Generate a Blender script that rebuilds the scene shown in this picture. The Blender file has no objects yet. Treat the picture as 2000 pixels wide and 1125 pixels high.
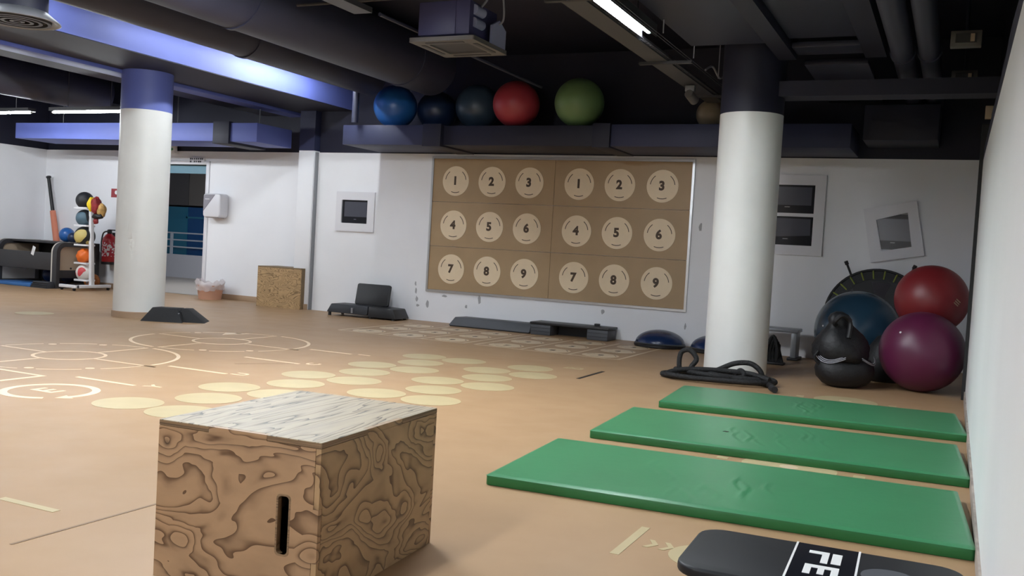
import bpy, bmesh, math, random
from mathutils import Vector, Matrix
PI = math.pi
random.seed(7)
scn = bpy.context.scene
COL = scn.collection

# ------------------------------------------------------------------ camera, world, exposure
H = 1.10
F_PX, PITCH, ROLL, YAW = 1851.26, -0.0420409, 0.0572786, 0.4351679
fw = Vector((-math.sin(YAW)*math.cos(PITCH), math.cos(YAW)*math.cos(PITCH), math.sin(PITCH)))
r0 = Vector((math.cos(YAW), math.sin(YAW), 0)); u0 = r0.cross(fw)
rt = r0*math.cos(ROLL) + u0*math.sin(ROLL); up = -r0*math.sin(ROLL) + u0*math.cos(ROLL)
cam_d = bpy.data.cameras.new('camera'); cam = bpy.data.objects.new('camera', cam_d); COL.objects.link(cam)
mw = Matrix.Identity(4)
for i in range(3):
    mw[i][0] = rt[i]; mw[i][1] = up[i]; mw[i][2] = -fw[i]
mw[2][3] = H
cam.matrix_world = mw
cam_d.sensor_width = 36; cam_d.lens = F_PX/2000*36; cam_d.clip_start = 0.05; cam_d.clip_end = 100
scn.camera = cam
w = bpy.data.worlds.new('world'); scn.world = w; w.use_nodes = True
w.node_tree.nodes['Background'].inputs[0].default_value = (0.5, 0.6, 0.8, 1)
w.node_tree.nodes['Background'].inputs[1].default_value = 0.05
vs = scn.view_settings
vs.view_transform = 'Standard'; vs.look = 'None'; vs.gamma = 1.0; vs.use_curve_mapping = False
vs.exposure = 1.6
LAMP = 130.0            # emission strength of the fluorescent tubes

# ------------------------------------------------------------------ materials
def newmat(name):
    m = bpy.data.materials.new(name); m.use_nodes = True
    nt = m.node_tree; b = nt.nodes['Principled BSDF']
    return m, nt, b
def mat(name, col, rough=0.5, metal=0.0, spec=0.5, var=0.0, vscale=6.0, bump=0.0, bscale=40.0, coat=0.0, alpha=None, trans=0.0):
    m, nt, b = newmat(name)
    b.inputs['Base Color'].default_value = (*col, 1); b.inputs['Roughness'].default_value = rough
    b.inputs['Metallic'].default_value = metal; b.inputs['Specular IOR Level'].default_value = spec
    b.inputs['Coat Weight'].default_value = coat
    if trans: b.inputs['Transmission Weight'].default_value = trans
    if alpha is not None: b.inputs['Alpha'].default_value = alpha
    tc = nt.nodes.new('ShaderNodeTexCoord')
    if var:
        n = nt.nodes.new('ShaderNodeTexNoise'); n.inputs['Scale'].default_value = vscale; n.inputs['Detail'].default_value = 4
        nt.links.new(tc.outputs['Object'], n.inputs['Vector'])
        r = nt.nodes.new('ShaderNodeValToRGB')
        r.color_ramp.elements[0].position = .3; r.color_ramp.elements[1].position = .7
        r.color_ramp.elements[0].color = (*[c*(1-var) for c in col], 1)
        r.color_ramp.elements[1].color = (*[min(1, c*(1+var)) for c in col], 1)
        nt.links.new(n.outputs['Fac'], r.inputs['Fac']); nt.links.new(r.outputs['Color'], b.inputs['Base Color'])
    if bump:
        n2 = nt.nodes.new('ShaderNodeTexNoise'); n2.inputs['Scale'].default_value = bscale; n2.inputs['Detail'].default_value = 3
        nt.links.new(tc.outputs['Object'], n2.inputs['Vector'])
        bp = nt.nodes.new('ShaderNodeBump'); bp.inputs['Strength'].default_value = bump; bp.inputs['Distance'].default_value = .01
        nt.links.new(n2.outputs['Fac'], bp.inputs['Height']); nt.links.new(bp.outputs['Normal'], b.inputs['Normal'])
    return m
def emit(name, col, s):
    m, nt, b = newmat(name)
    b.inputs['Base Color'].default_value = (*col, 1)
    b.inputs['Emission Color'].default_value = (*col, 1); b.inputs['Emission Strength'].default_value = s
    return m

def plywood(name, base, dark, stretch, freq=26.0, thin=.80, knots=True, seed=0.0, nscale=2.6):
    """rotary-cut veneer: contour lines of a stretched noise field, with knots"""
    m, nt, b = newmat(name); L = nt.links; N = nt.nodes.new
    tc = N('ShaderNodeTexCoord'); mp = N('ShaderNodeMapping'); mp.inputs['Scale'].default_value = stretch
    mp.inputs['Location'].default_value = (seed, seed*.7, seed*1.3)
    L.new(tc.outputs['Object'], mp.inputs['Vector'])
    n = N('ShaderNodeTexNoise'); n.inputs['Scale'].default_value = nscale; n.inputs['Detail'].default_value = 3.0
    n.inputs['Roughness'].default_value = .42; n.inputs['Distortion'].default_value = .5
    L.new(mp.outputs['Vector'], n.inputs['Vector'])
    v = N('ShaderNodeTexVoronoi'); v.inputs['Scale'].default_value = nscale*1.7; v.feature = 'F1'
    mpk = N('ShaderNodeMapping'); mpk.inputs['Scale'].default_value = (1, 1, 1); mpk.inputs['Location'].default_value = (seed*.31, seed*.17, seed*.23)
    L.new(tc.outputs['Object'], mpk.inputs['Vector']); L.new(mpk.outputs['Vector'], v.inputs['Vector']); v.inputs['Scale'].default_value = 4.6
    k = N('ShaderNodeMapRange'); k.inputs['From Min'].default_value = 0; k.inputs['From Max'].default_value = .34
    k.inputs['To Min'].default_value = .17 if knots else 0; k.inputs['To Max'].default_value = 0
    L.new(v.outputs['Distance'], k.inputs['Value'])
    a = N('ShaderNodeMath'); a.operation = 'ADD'; L.new(n.outputs['Fac'], a.inputs[0]); L.new(k.outputs['Result'], a.inputs[1])
    mu = N('ShaderNodeMath'); mu.operation = 'MULTIPLY'; mu.inputs[1].default_value = freq; L.new(a.outputs[0], mu.inputs[0])
    fr = N('ShaderNodeMath'); fr.operation = 'FRACT'; L.new(mu.outputs[0], fr.inputs[0])
    # saw-tooth profile: soft on one side of each growth line, crisp on the other
    rp = N('ShaderNodeValToRGB'); e = rp.color_ramp.elements
    e[0].position = 0; e[0].color = (1, 1, 1, 1); e[1].position = 1; e[1].color = (.0, .0, .0, 1)
    x = rp.color_ramp.elements.new(thin-.25); x.color = (.94, .94, .94, 1)
    x = rp.color_ramp.elements.new(thin); x.color = (.72, .72, .72, 1)
    L.new(fr.outputs[0], rp.inputs['Fac'])
    fine = N('ShaderNodeTexNoise'); fine.inputs['Scale'].default_value = 9; fine.inputs['Detail'].default_value = 5
    L.new(mp.outputs['Vector'], fine.inputs['Vector'])
    fr2 = N('ShaderNodeMapRange'); fr2.inputs['To Min'].default_value = .78; fr2.inputs['To Max'].default_value = 1.18
    L.new(fine.outputs['Fac'], fr2.inputs['Value'])
    mix = N('ShaderNodeMix'); mix.data_type = 'RGBA'
    mix.inputs[6].default_value = (*dark, 1); mix.inputs[7].default_value = (*base, 1)
    L.new(rp.outputs['Color'], mix.inputs[0])
    kd = N('ShaderNodeMapRange'); kd.inputs['From Min'].default_value = .02; kd.inputs['From Max'].default_value = .09
    kd.inputs['To Min'].default_value = .35 if knots else 1; kd.inputs['To Max'].default_value = 1
    L.new(v.outputs['Distance'], kd.inputs['Value'])
    m1 = N('ShaderNodeMath'); m1.operation = 'MULTIPLY'; L.new(fr2.outputs[0], m1.inputs[0]); L.new(kd.outputs[0], m1.inputs[1])
    hs = N('ShaderNodeHueSaturation'); L.new(mix.outputs[2], hs.inputs['Color']); L.new(m1.outputs[0], hs.inputs['Value'])
    L.new(hs.outputs['Color'], b.inputs['Base Color'])
    bp = N('ShaderNodeBump'); bp.inputs['Strength'].default_value = .25; bp.inputs['Distance'].default_value = .004
    L.new(rp.outputs['Color'], bp.inputs['Height']); L.new(bp.outputs['Normal'], b.inputs['Normal'])
    b.inputs['Roughness'].default_value = .55
    return m

def floor_mat():
    m, nt, b = newmat('tan_vinyl'); L = nt.links; N = nt.nodes.new
    tc = N('ShaderNodeTexCoord')
    n = N('ShaderNodeTexNoise'); n.inputs['Scale'].default_value = .8; n.inputs['Detail'].default_value = 5; n.inputs['Roughness'].default_value = .6
    L.new(tc.outputs['Object'], n.inputs['Vector'])
    r = N('ShaderNodeValToRGB'); e = r.color_ramp.elements
    e[0].position = .3; e[0].color = (.375, .235, .125, 1); e[1].position = .72; e[1].color = (.435, .278, .155, 1)
    L.new(n.outputs['Fac'], r.inputs['Fac']); L.new(r.outputs['Color'], b.inputs['Base Color'])
    n2 = N('ShaderNodeTexNoise'); n2.inputs['Scale'].default_value = 3.5; n2.inputs['Detail'].default_value = 6
    L.new(tc.outputs['Object'], n2.inputs['Vector'])
    mr = N('ShaderNodeMapRange'); mr.inputs['To Min'].default_value = .36; mr.inputs['To Max'].default_value = .52
    L.new(n2.outputs['Fac'], mr.inputs['Value']); L.new(mr.outputs[0], b.inputs['Roughness'])
    n3 = N('ShaderNodeTexNoise'); n3.inputs['Scale'].default_value = 2.2; n3.inputs['Detail'].default_value = 2
    L.new(tc.outputs['Object'], n3.inputs['Vector'])
    bp = N('ShaderNodeBump'); bp.inputs['Strength'].default_value = .12; bp.inputs['Distance'].default_value = .02
    L.new(n3.outputs['Fac'], bp.inputs['Height']); L.new(bp.outputs['Normal'], b.inputs['Normal'])
    b.inputs['Specular IOR Level'].default_value = .3
    return m

def blotch(name, c1, c2, scale, thr, rough=.5, c3=None):
    m, nt, b = newmat(name); L = nt.links; N = nt.nodes.new
    tc = N('ShaderNodeTexCoord'); n = N('ShaderNodeTexNoise'); n.inputs['Scale'].default_value = scale; n.inputs['Detail'].default_value = 1
    L.new(tc.outputs['Object'], n.inputs['Vector'])
    r = N('ShaderNodeValToRGB'); r.color_ramp.interpolation = 'CONSTANT'; e = r.color_ramp.elements
    e[0].color = (*c1, 1); e[1].position = thr; e[1].color = (*c2, 1)
    if c3:
        x = r.color_ramp.elements.new(min(.95, thr+.1)); x.color = (*c3, 1)
    L.new(n.outputs['Fac'], r.inputs['Fac']); L.new(r.outputs['Color'], b.inputs['Base Color'])
    b.inputs['Roughness'].default_value = rough
    return m

M = {}
M['floor'] = floor_mat()
M['cream'] = mat('cream_vinyl', (.50, .405, .225), .42, var=.04)
M['cream_line'] = mat('cream_line_vinyl', (.82, .63, .43), .42)
M['cream_pale'] = mat('cream_printed_vinyl', (.66, .52, .35), .42, var=.04)
M['seam'] = mat('floor_seam', (.25, .16, .095), .6)
M['slit'] = mat('dark_slit', (.02, .015, .012), .7)
M['white'] = mat('white_paint', (.86, .87, .90), .55, var=.02, vscale=1.5, bump=.03, bscale=60)
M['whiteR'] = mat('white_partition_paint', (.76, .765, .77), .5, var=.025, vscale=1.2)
M['colw'] = mat('white_column_paint', (.77, .78, .76), .42, var=.035, vscale=2.5)
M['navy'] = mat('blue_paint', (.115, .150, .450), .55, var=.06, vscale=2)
M['navy_shade'] = mat('shaded_navy_paint', (.028, .033, .080), .55, var=.08, vscale=2)  # shaded copy of the blue paint, for unlit pilaster and shelf duct
M['navyd'] = mat('dark_and_shaded_navy_paint', (.013, .014, .032), .6, var=.1, vscale=2)  # dark navy; also paints shade on the soffit, right column top and shelf duct
M['duct'] = mat('dark_duct_paint', (.034, .037, .066), .45, var=.08, vscale=3)
M['base'] = mat('tan_baseboard', (.42, .29, .19), .5)
M['darktrim'] = mat('dark_edge_trim', (.012, .011, .012), .6)
M['trimwood'] = mat('scuffed_skirting', (.34, .29, .25), .7, var=.3, vscale=9)
M['alu'] = mat('aluminium', (.60, .61, .63), .35, metal=.8)
M['board'] = mat('brown_vinyl', (.42, .290, .160), .50, var=.05, vscale=3)
M['boardisc'] = mat('beige_vinyl', (.84, .68, .47), .5, var=.04)
M['ink'] = mat('brown_ink', (.075, .046, .026), .6)
M['black'] = mat('black_plastic', (.010, .010, .012), .45, bump=.1, bscale=150)
M['blackg'] = mat('black_gloss', (.012, .013, .018), .12)
M['screen'] = mat('screen_glass', (.075, .08, .105), .12, spec=.8)  # grey-blue reflection of the glass is put into the base colour
M['charcoal'] = mat('charcoal_plastic', (.028, .031, .038), .5, bump=.15, bscale=200)
M['deckblack'] = mat('black_deck', (.010, .011, .014), .5, spec=.3)
M['greyplastic'] = mat('grey_plastic', (.075, .080, .092), .55)
M['rubber'] = mat('black_rubber', (.013, .013, .015), .65, bump=.2, bscale=90)
M['green'] = mat('green_vinyl', (.048, .230, .098), .36, var=.06, vscale=2.5, bump=.10, bscale=9)
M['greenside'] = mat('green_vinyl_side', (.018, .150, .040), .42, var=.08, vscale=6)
M['ply_front'] = plywood('plywood_front', (.36, .222, .122), (.085, .040, .016), (1.0, 1, 2.1), 14, .74, seed=3.1, nscale=2.3)
M['ply_side'] = plywood('plywood_side', (.37, .240, .125), (.085, .042, .018), (1, 1.0, 2.1), 14, .74, seed=8.4, nscale=2.3)
M['ply_top'] = plywood('plywood_top', (.38, .305, .20), (.034, .024, .015), (4.2, .55, 1), 13, .78, knots=False, seed=1.7, nscale=2.2)
M['ply_far'] = plywood('plywood_far', (.50, .33, .165), (.15, .088, .036), (1.3, 1, 2.6), 15, .72, seed=5.5, nscale=2.6)
M['ply_edge'] = plywood('plywood_edge', (.24, .15, .08), (.07, .042, .02), (1, 1, 90), 3, .6, knots=False, seed=.3)
M['ply_plain'] = mat('plywood_brown', (.20, .135, .072), .6, var=.15, vscale=12)
M['tube'] = emit('lamp_diffuser', (.90, .955, 1.0), LAMP)
M['housing'] = mat('lamp_housing', (.05, .05, .055), .5, metal=.3)
M['galv'] = mat('galvanised_steel', (.10, .10, .11), .45, metal=.5)
M['acgrey'] = mat('grey_unit_shell', (.13, .125, .125), .5)
M['acpurple'] = mat('navy_unit_shell', (.07, .07, .17), .5)
M['acwhite'] = mat('pale_cover', (.33, .36, .55), .5)
M['cable'] = mat('pale_cable', (.32, .32, .38), .5)
M['bblue'] = mat('blue_ball_vinyl', (.022, .058, .098), .24, var=.05)
M['bblue2'] = mat('bright_blue_vinyl', (.020, .110, .36), .32)
M['bdarkblue'] = mat('dark_blue_vinyl', (.012, .026, .070), .35)
M['bslate'] = mat('slate_ball_vinyl', (.035, .060, .095), .35)
M['bred'] = mat('red_ball_vinyl', (.200, .018, .022), .40, var=.05)
M['bred2'] = mat('bright_red_vinyl', (.40, .045, .06), .38)
M['bpurple'] = mat('purple_ball_vinyl', (.105, .014, .050), .38, var=.05)
M['bgreen'] = mat('green_ball_vinyl', (.17, .29, .12), .38)
M['bbeige'] = mat('beige_ball_vinyl', (.32, .27, .19), .4)
M['print'] = mat('pale_print', (.50, .34, .22), .5)
M['bosu'] = mat('navy_dome_vinyl', (.010, .026, .085), .26)
M['lime'] = mat('lime_elastic', (.24, .28, .05), .6)
M['greymesh'] = mat('grey_fabric', (.055, .050, .060), .8)
M['bag'] = mat('black_nylon', (.007, .007, .009), .55, bump=.5, bscale=25)
M['piping'] = mat('grey_piping', (.30, .30, .34), .5)
M['rope'] = mat('black_rope', (.010, .010, .011), .7, bump=.8, bscale=80)
M['steel'] = mat('grey_steel', (.28, .29, .31), .4, metal=.3)
M['whiteplastic'] = mat('white_plastic', (.75, .75, .79), .35)
M['greyflap'] = mat('grey_translucent_plastic', (.30, .29, .33), .3)
M['basket'] = mat('pink_basket', (.52, .28, .19), .5)
M['bagfilm'] = mat('plastic_bag_film', (.80, .74, .75), .35, alpha=.5)
M['red'] = mat('red_enamel', (.38, .012, .02), .3)
M['redlabel'] = blotch('extinguisher_label', (.38, .012, .03), (.62, .60, .62), 26, .52)
M['white_sign'] = mat('sign_white', (.85, .85, .85), .4)
M['signgreen'] = mat('sign_green', (.05, .30, .12), .5)
M['orange'] = mat('orange_rubber', (.80, .16, .02), .45)
M['salmon'] = mat('salmon_foam', (.72, .245, .145), .6)
M['cab'] = mat('charcoal_laminate', (.036, .035, .038), .5)
M['cabedge'] = mat('cream_edge', (.62, .58, .52), .5)
M['cabin'] = mat('beige_laminate', (.46, .355, .255), .55)
M['rackw'] = mat('white_steel', (.80, .80, .82), .35)
M['matblue'] = mat('blue_foam', (.045, .16, .42), .6)
M['navyball'] = mat('navy_leather', (.008, .014, .055), .4)
M['ballblack'] = mat('black_leather', (.016, .017, .02), .5, bump=.4, bscale=120)
M['ball_by'] = blotch('black_yellow_leather', (.016, .017, .016), (.60, .48, .16), 3.3, .56)
M['ball_bb'] = blotch('black_slate_leather', (.014, .016, .02), (.085, .15, .20), 3.0, .55)
M['ball_wr'] = blotch('white_red_leather', (.74, .70, .66), (.62, .06, .07), 4.5, .60)
M['glove1'] = mat('yellow_fabric', (.85, .62, .02), .6)
M['glove2'] = mat('dark_red_fabric', (.25, .018, .02), .6, var=.3, vscale=18)
M['glove3'] = mat('tan_fabric', (.50, .30, .10), .7, var=.3, vscale=16)
M['net'] = mat('orange_brown_net', (.36, .12, .025), .7, var=.4, vscale=30)
M['paper'] = mat('white_paper', (.85, .85, .85), .6)
M['teal'] = mat('teal_lintel', (.16, .30, .38), .5)
M['corrgrey'] = mat('grey_blind', (.12, .115, .115), .7)
M['corrgrey2'] = mat('grey_blind_light', (.18, .165, .15), .7)
M['corrwall'] = mat('corridor_white', (.58, .59, .64), .6)
M['corrfloor'] = mat('corridor_floor', (.40, .37, .34), .5)
M['poolglass'] = mat('blue_glazing', (.010, .085, .26), .15, spec=.6)
M['poolglass2'] = mat('teal_glazing', (.03, .20, .32), .2)
M['rail'] = mat('pale_rail', (.50, .56, .62), .4)
M['scuff'] = mat('grey_scuff', (.40, .40, .42), .7)
M['redsign'] = mat('red_sign', (.35, .05, .06), .5)

# ------------------------------------------------------------------ mesh helpers
class B:
    def __init__(s): s.v = []; s.f = []
    def add(s, vs, fs):
        o = len(s.v); s.v += [tuple(v) for v in vs]; s.f += [tuple(i+o for i in f) for f in fs]; return s
    def box(s, x0, x1, y0, y1, z0, z1):
        vs = [(x, y, z) for z in (z0, z1) for y in (y0, y1) for x in (x0, x1)]
        return s.add(vs, [(0,2,3,1), (4,5,7,6), (0,1,5,4), (2,6,7,3), (0,4,6,2), (1,3,7,5)])
    def hexa(s, bot, top):      # two quads, counter-clockwise seen from above
        return s.add(list(bot)+list(top), [(3,2,1,0), (4,5,6,7), (0,1,5,4), (1,2,6,5), (2,3,7,6), (3,0,4,7)])
    def prism(s, poly, a, b, axis='z'):
        n = len(poly)
        def P(p, h):
            return {'z': (p[0], p[1], h), 'y': (p[0], h, p[1]), 'x': (h, p[0], p[1])}[axis]
        vs = [P(p, a) for p in poly] + [P(p, b) for p in poly]
        fs = [tuple(range(n))[::-1], tuple(range(n, 2*n))] + [(i, (i+1) % n, (i+1) % n+n, i+n) for i in range(n)]
        return s.add(vs, fs)
    def ringprism(s, outer, inner, a, b, axis='z'):
        n = len(outer)
        def P(p, h):
            return {'z': (p[0], p[1], h), 'y': (p[0], h, p[1]), 'x': (h, p[0], p[1])}[axis]
        vs = [P(p, a) for p in outer]+[P(p, a) for p in inner]+[P(p, b) for p in outer]+[P(p, b) for p in inner]
        fs = []
        for i in range(n):
            j = (i+1) % n
            fs += [(i, j, n+j, n+i), (2*n+i, 3*n+i, 3*n+j, 2*n+j), (i, 2*n+i, 2*n+j, j), (n+i, n+j, 3*n+j, 3*n+i)]
        return s.add(vs, fs)
    def cyl(s, p0, p1, r0, r1=None, n=16):
        r1 = r0 if r1 is None else r1
        p0 = Vector(p0); p1 = Vector(p1); d = (p1-p0).normalized()
        a = d.orthogonal().normalized(); b = d.cross(a)
        vs = []
        for p, r in ((p0, r0), (p1, r1)):
            vs += [p+(a*math.cos(2*PI*i/n)+b*math.sin(2*PI*i/n))*r for i in range(n)]
        fs = [tuple(range(n))[::-1], tuple(range(n, 2*n))]+[(i, (i+1) % n, (i+1) % n+n, i+n) for i in range(n)]
        return s.add(vs, fs)
    def tube(s, pts, r, n=8, closed=False):
        pts = [Vector(p) for p in pts]; m = len(pts); o = len(s.v); prev = None
        rr = r if isinstance(r, (list, tuple)) else [r]*m
        for i, p in enumerate(pts):
            d = (pts[(i+1) % m]-pts[i-1]) if closed else (pts[min(i+1, m-1)]-pts[max(i-1, 0)])
            d.normalize()
            a = d.orthogonal().normalized() if prev is None else (prev-d*prev.dot(d)).normalized()
            prev = a; b = d.cross(a)
            s.v += [tuple(p+(a*math.cos(2*PI*k/n)+b*math.sin(2*PI*k/n))*rr[i]) for k in range(n)]
        for i in range(m if closed else m-1):
            j = (i+1) % m
            for k in range(n):
                l = (k+1) % n; s.f.append((o+i*n+k, o+i*n+l, o+j*n+l, o+j*n+k))
        if not closed:
            s.f.append(tuple(o+k for k in range(n))[::-1]); s.f.append(tuple(o+(m-1)*n+k for k in range(n)))
        return s
    def lathe(s, prof, n=32, c=(0, 0, 0)):
        o = len(s.v); m = len(prof)
        for r, z in prof:
            s.v += [(c[0]+r*math.cos(2*PI*k/n), c[1]+r*math.sin(2*PI*k/n), c[2]+z) for k in range(n)]
        for i in range(m-1):
            for k in range(n):
                l = (k+1) % n; s.f.append((o+i*n+k, o+i*n+l, o+(i+1)*n+l, o+(i+1)*n+k))
        s.f.append(tuple(o+k for k in range(n))[::-1]); s.f.append(tuple(o+(m-1)*n+k for k in range(n)))
        return s
    def sphere(s, c, r, n=32, m=18, sc=(1, 1, 1), fn=None):
        o = len(s.v)
        s.v.append((c[0], c[1], c[2]-r*sc[2]))
        for i in range(1, m):
            t = -PI/2+PI*i/m
            for k in range(n):
                p = 2*PI*k/n; d = (math.cos(t)*math.cos(p), math.cos(t)*math.sin(p), math.sin(t)); q = r*(fn(d) if fn else 1)
                s.v.append((c[0]+q*sc[0]*d[0], c[1]+q*sc[1]*d[1], c[2]+q*sc[2]*d[2]))
        s.v.append((c[0], c[1], c[2]+r*sc[2])); e = len(s.v)-1
        for k in range(n):
            l = (k+1) % n
            s.f.append((o, o+1+l, o+1+k)); s.f.append((e, o+1+(m-2)*n+k, o+1+(m-2)*n+l))
            for i in range(m-2):
                s.f.append((o+1+i*n+k, o+1+i*n+l, o+1+(i+1)*n+l, o+1+(i+1)*n+k))
        return s
    def build(s, name, m, parent=None, bevel=0, seg=2, smooth=None, fix=True):
        me = bpy.data.meshes.new(name); me.from_pydata(s.v, [], s.f)
        bm = bmesh.new(); bm.from_mesh(me)
        if fix: bmesh.ops.recalc_face_normals(bm, faces=bm.faces)
        if bevel:
            es = [e for e in bm.edges if len(e.link_faces) == 2 and e.calc_face_angle(0) > .5]
            bmesh.ops.bevel(bm, geom=es, offset=bevel, segments=seg, affect='EDGES', profile=.5)
        bm.to_mesh(me); bm.free()
        if smooth is None: smooth = 40
        if smooth:
            me.shade_smooth(); me.set_sharp_from_angle(angle=math.radians(smooth))
        return link(name, me, m, parent)
def link(name, me, m=None, parent=None):
    if m is not None and not me.materials: me.materials.append(M[m] if isinstance(m, str) else m)
    o = bpy.data.objects.new(name, me); COL.objects.link(o)
    if parent: o.parent = parent
    return o
def tag(o, label, cat, group=None, kind=None):
    o['label'] = label; o['category'] = cat
    if group: o['group'] = group
    if kind: o['kind'] = kind
    return o
def thing(name, label, cat, loc=(0, 0, 0), rz=0, group=None, kind=None, rot=None):
    o = bpy.data.objects.new(name, None); COL.objects.link(o); o.empty_display_size = .05
    o.location = loc; o.rotation_euler = rot if rot else (0, 0, rz)
    return tag(o, label, cat, group, kind)
def struct(o, label, cat): return tag(o, label, cat, None, 'structure')
def circ(r, n=40, cx=0, cy=0, a0=0, a1=2*PI):
    full = abs(a1-a0-2*PI) < 1e-6
    k = n if full else n-1
    return [(cx+r*math.cos(a0+(a1-a0)*i/k), cy+r*math.sin(a0+(a1-a0)*i/k)) for i in range(n)]
def arcband(r, w_, a0, a1, n=24, cx=0, cy=0):
    return circ(r+w_/2, n, cx, cy, a0, a1)+circ(r-w_/2, n, cx, cy, a0, a1)[::-1]
def rrect(x0, x1, y0, y1, r, n=6):
    out = []
    for cx, cy, a in ((x1-r, y1-r, 0), (x0+r, y1-r, PI/2), (x0+r, y0+r, PI), (x1-r, y0+r, 1.5*PI)):
        out += [(cx+r*math.cos(a+PI/2*i/n), cy+r*math.sin(a+PI/2*i/n)) for i in range(n+1)]
    return out
def text_mesh(txt, size, depth=.001, bold=.0):
    c = bpy.data.curves.new('txt', 'FONT'); c.body = txt; c.size = size; c.extrude = depth; c.offset = bold
    c.align_x = 'CENTER'; c.align_y = 'CENTER'; c.resolution_u = 4
    o = bpy.data.objects.new('txt', c); COL.objects.link(o)
    dg = bpy.context.evaluated_depsgraph_get()
    me = bpy.data.meshes.new_from_object(o.evaluated_get(dg))
    bpy.data.objects.remove(o); bpy.data.curves.remove(c)
    return me
def catmull(P, k=8, closed=False):
    P = [Vector(p) for p in P]; n = len(P); out = []
    for i in range(n if closed else n-1):
        g = (lambda j: P[j % n]) if closed else (lambda j: P[max(0, min(n-1, j))])
        a, b, c, d = g(i-1), g(i), g(i+1), g(i+2)
        for t in range(k):
            t /= k
            out.append(.5*((2*b)+(c-a)*t+(2*a-5*b+4*c-d)*t*t+(3*b-a-3*c+d)*t**3))
    if not closed: out.append(P[-1])
    return out
def copy_tree(o, parent=None):
    c = o.copy(); COL.objects.link(c)
    if parent: c.parent = parent
    for ch in list(o.children): copy_tree(ch, c)
    return c

# ------------------------------------------------------------------ room shell
YB, YL, XR, XL, YN = 11.65, 12.05, .156, -15.05, -5.5
ZC, ZW = 3.70, 2.36
floor = struct(B().box(XL-.2, .5, YN-.2, YB+.6, -.1, 0).build('floor', 'floor', smooth=0), 'tan vinyl gym floor with cream printed games', 'floor')
ceil = struct(B().box(XL-.2, .6, YN-.2, YB+.9, ZC, ZC+.1).build('ceiling', 'navyd', smooth=0), 'dark navy concrete ceiling slab', 'ceiling')
# back wall, white below and navy above
wb = struct(B().box(-8.72, .5, YB, YB+.15, 0, ZW).build('wall_back', 'white', smooth=0), 'white back wall carrying the brown number board', 'wall')
B().box(-8.72, .5, YB+.02, YB+.15, ZW, ZC).build('upper_wall', 'navyd', wb, smooth=0)
# left part of the back wall, set back, with the doorway
DX0, DX1, DZ = -12.55, -11.26, 2.18
bl = B().box(XL, DX0, YL, YL+.15, 0, ZW+.04).box(DX1, -9.02, YL, YL+.15, 0, ZW+.04).box(DX0, DX1, YL, YL+.15, DZ, ZW+.04)
wl = struct(bl.build('wall_back_left', 'white', smooth=0), 'white back wall with the doorway, left of the pilaster', 'wall')
B().box(XL, -9.02, YL+.03, YL+.15, ZW+.04, ZC).build('upper_wall', 'navyd', wl, smooth=0)
pil = struct(B().box(-9.03, -8.75, YB-.08, YL+.15, 0, ZW+.02).build('trim_1', 'white', bevel=.006), 'white pilaster between the plywood box and the stepper', 'pilaster')
B().box(-9.03, -8.75, YB-.08, YL+.15, ZW+.02, ZC).build('upper_pilaster', 'navy_shade', pil, smooth=0)  # shade put into the paint, darker than the lit blue
B().box(-8.75, -8.725, YB-.05, YB+.1, 0, ZW).build('shadow_gap_trim', 'steel', pil, smooth=0)
wsl = struct(B().box(XL-.15, XL, YN, YL+.15, 0, ZW+.04).build('wall_left', 'white', smooth=0), 'white side wall behind the storage bench', 'wall')
B().box(XL-.15, XL-.02, YN, YL+.15, ZW+.04, ZC).build('upper_wall', 'navyd', wsl, smooth=0)
wr = struct(B().box(XR, XR+.10, YN, 9.15, 0, 2.09).build('wall_right', 'whiteR', smooth=0), 'white partition wall at the right, beside the green mats', 'wall')
B().box(XR-.030, XR+.11, 9.15, 9.21, 0, 2.40).build('end_trim', 'darktrim', wr, smooth=0)
wr2 = struct(B().box(.34, .46, 9.2, YB+.15, 0, ZW).build('wall_right_far', 'whiteR', smooth=0), 'shaded white side wall in the ball corner', 'wall')
struct(B().box(.30, .46, YN, YB+.15, 2.20, ZC).build('wall_right_upper', 'navyd', smooth=0), 'dark navy band above the white partition', 'wall')
B().box(XR, .46, YN, 9.15, 2.09, 2.20).build('ledge', 'navyd', wr, smooth=0)
struct(B().box(XL-.15, .5, YN-.15, YN, 0, ZC).build('wall_near', 'white', smooth=0), 'white wall behind the camera', 'wall')
bs = struct(B().box(DX1+.06, -9.03, YL-.015, YL, 0, .085).build('baseboard_back_left', 'base', bevel=.003), 'tan skirting under the white wall with the dispenser', 'baseboard')
B().box(-9.035, -8.74, YB-.092, YB-.08, 0, .085).build('pilaster_skirting', 'base', bs, smooth=0)
B().box(XL, DX0-.06, YL-.015, YL, 0, .085).build('skirting', 'base', bs, smooth=0)
bsr = struct(B().box(XR-.010, XR, YN, 9.15, 0, .075).build('baseboard_right', 'trimwood', smooth=0), 'scuffed skirting along the right partition', 'baseboard')
# door frame
df = thing('door_1', 'white framed open doorway to the blue lit corridor', 'doorway', (0, 0, 0), kind='structure')
B().box(DX1, DX1+.07, YL-.02, YL+.17, 0, DZ+.06).build('jamb', 'whiteplastic', df, bevel=.004)
B().box(DX0-.07, DX0, YL-.02, YL+.17, 0, DZ+.06).build('jamb', 'whiteplastic', df, bevel=.004)
B().box(DX0, DX1, YL-.02, YL+.17, DZ, DZ+.06).build('lintel', 'whiteplastic', df, bevel=.004)
B().box(DX0, DX1, YL+.10, YL+.16, DZ-.14, DZ).build('transom', 'teal', df, smooth=0)
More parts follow.
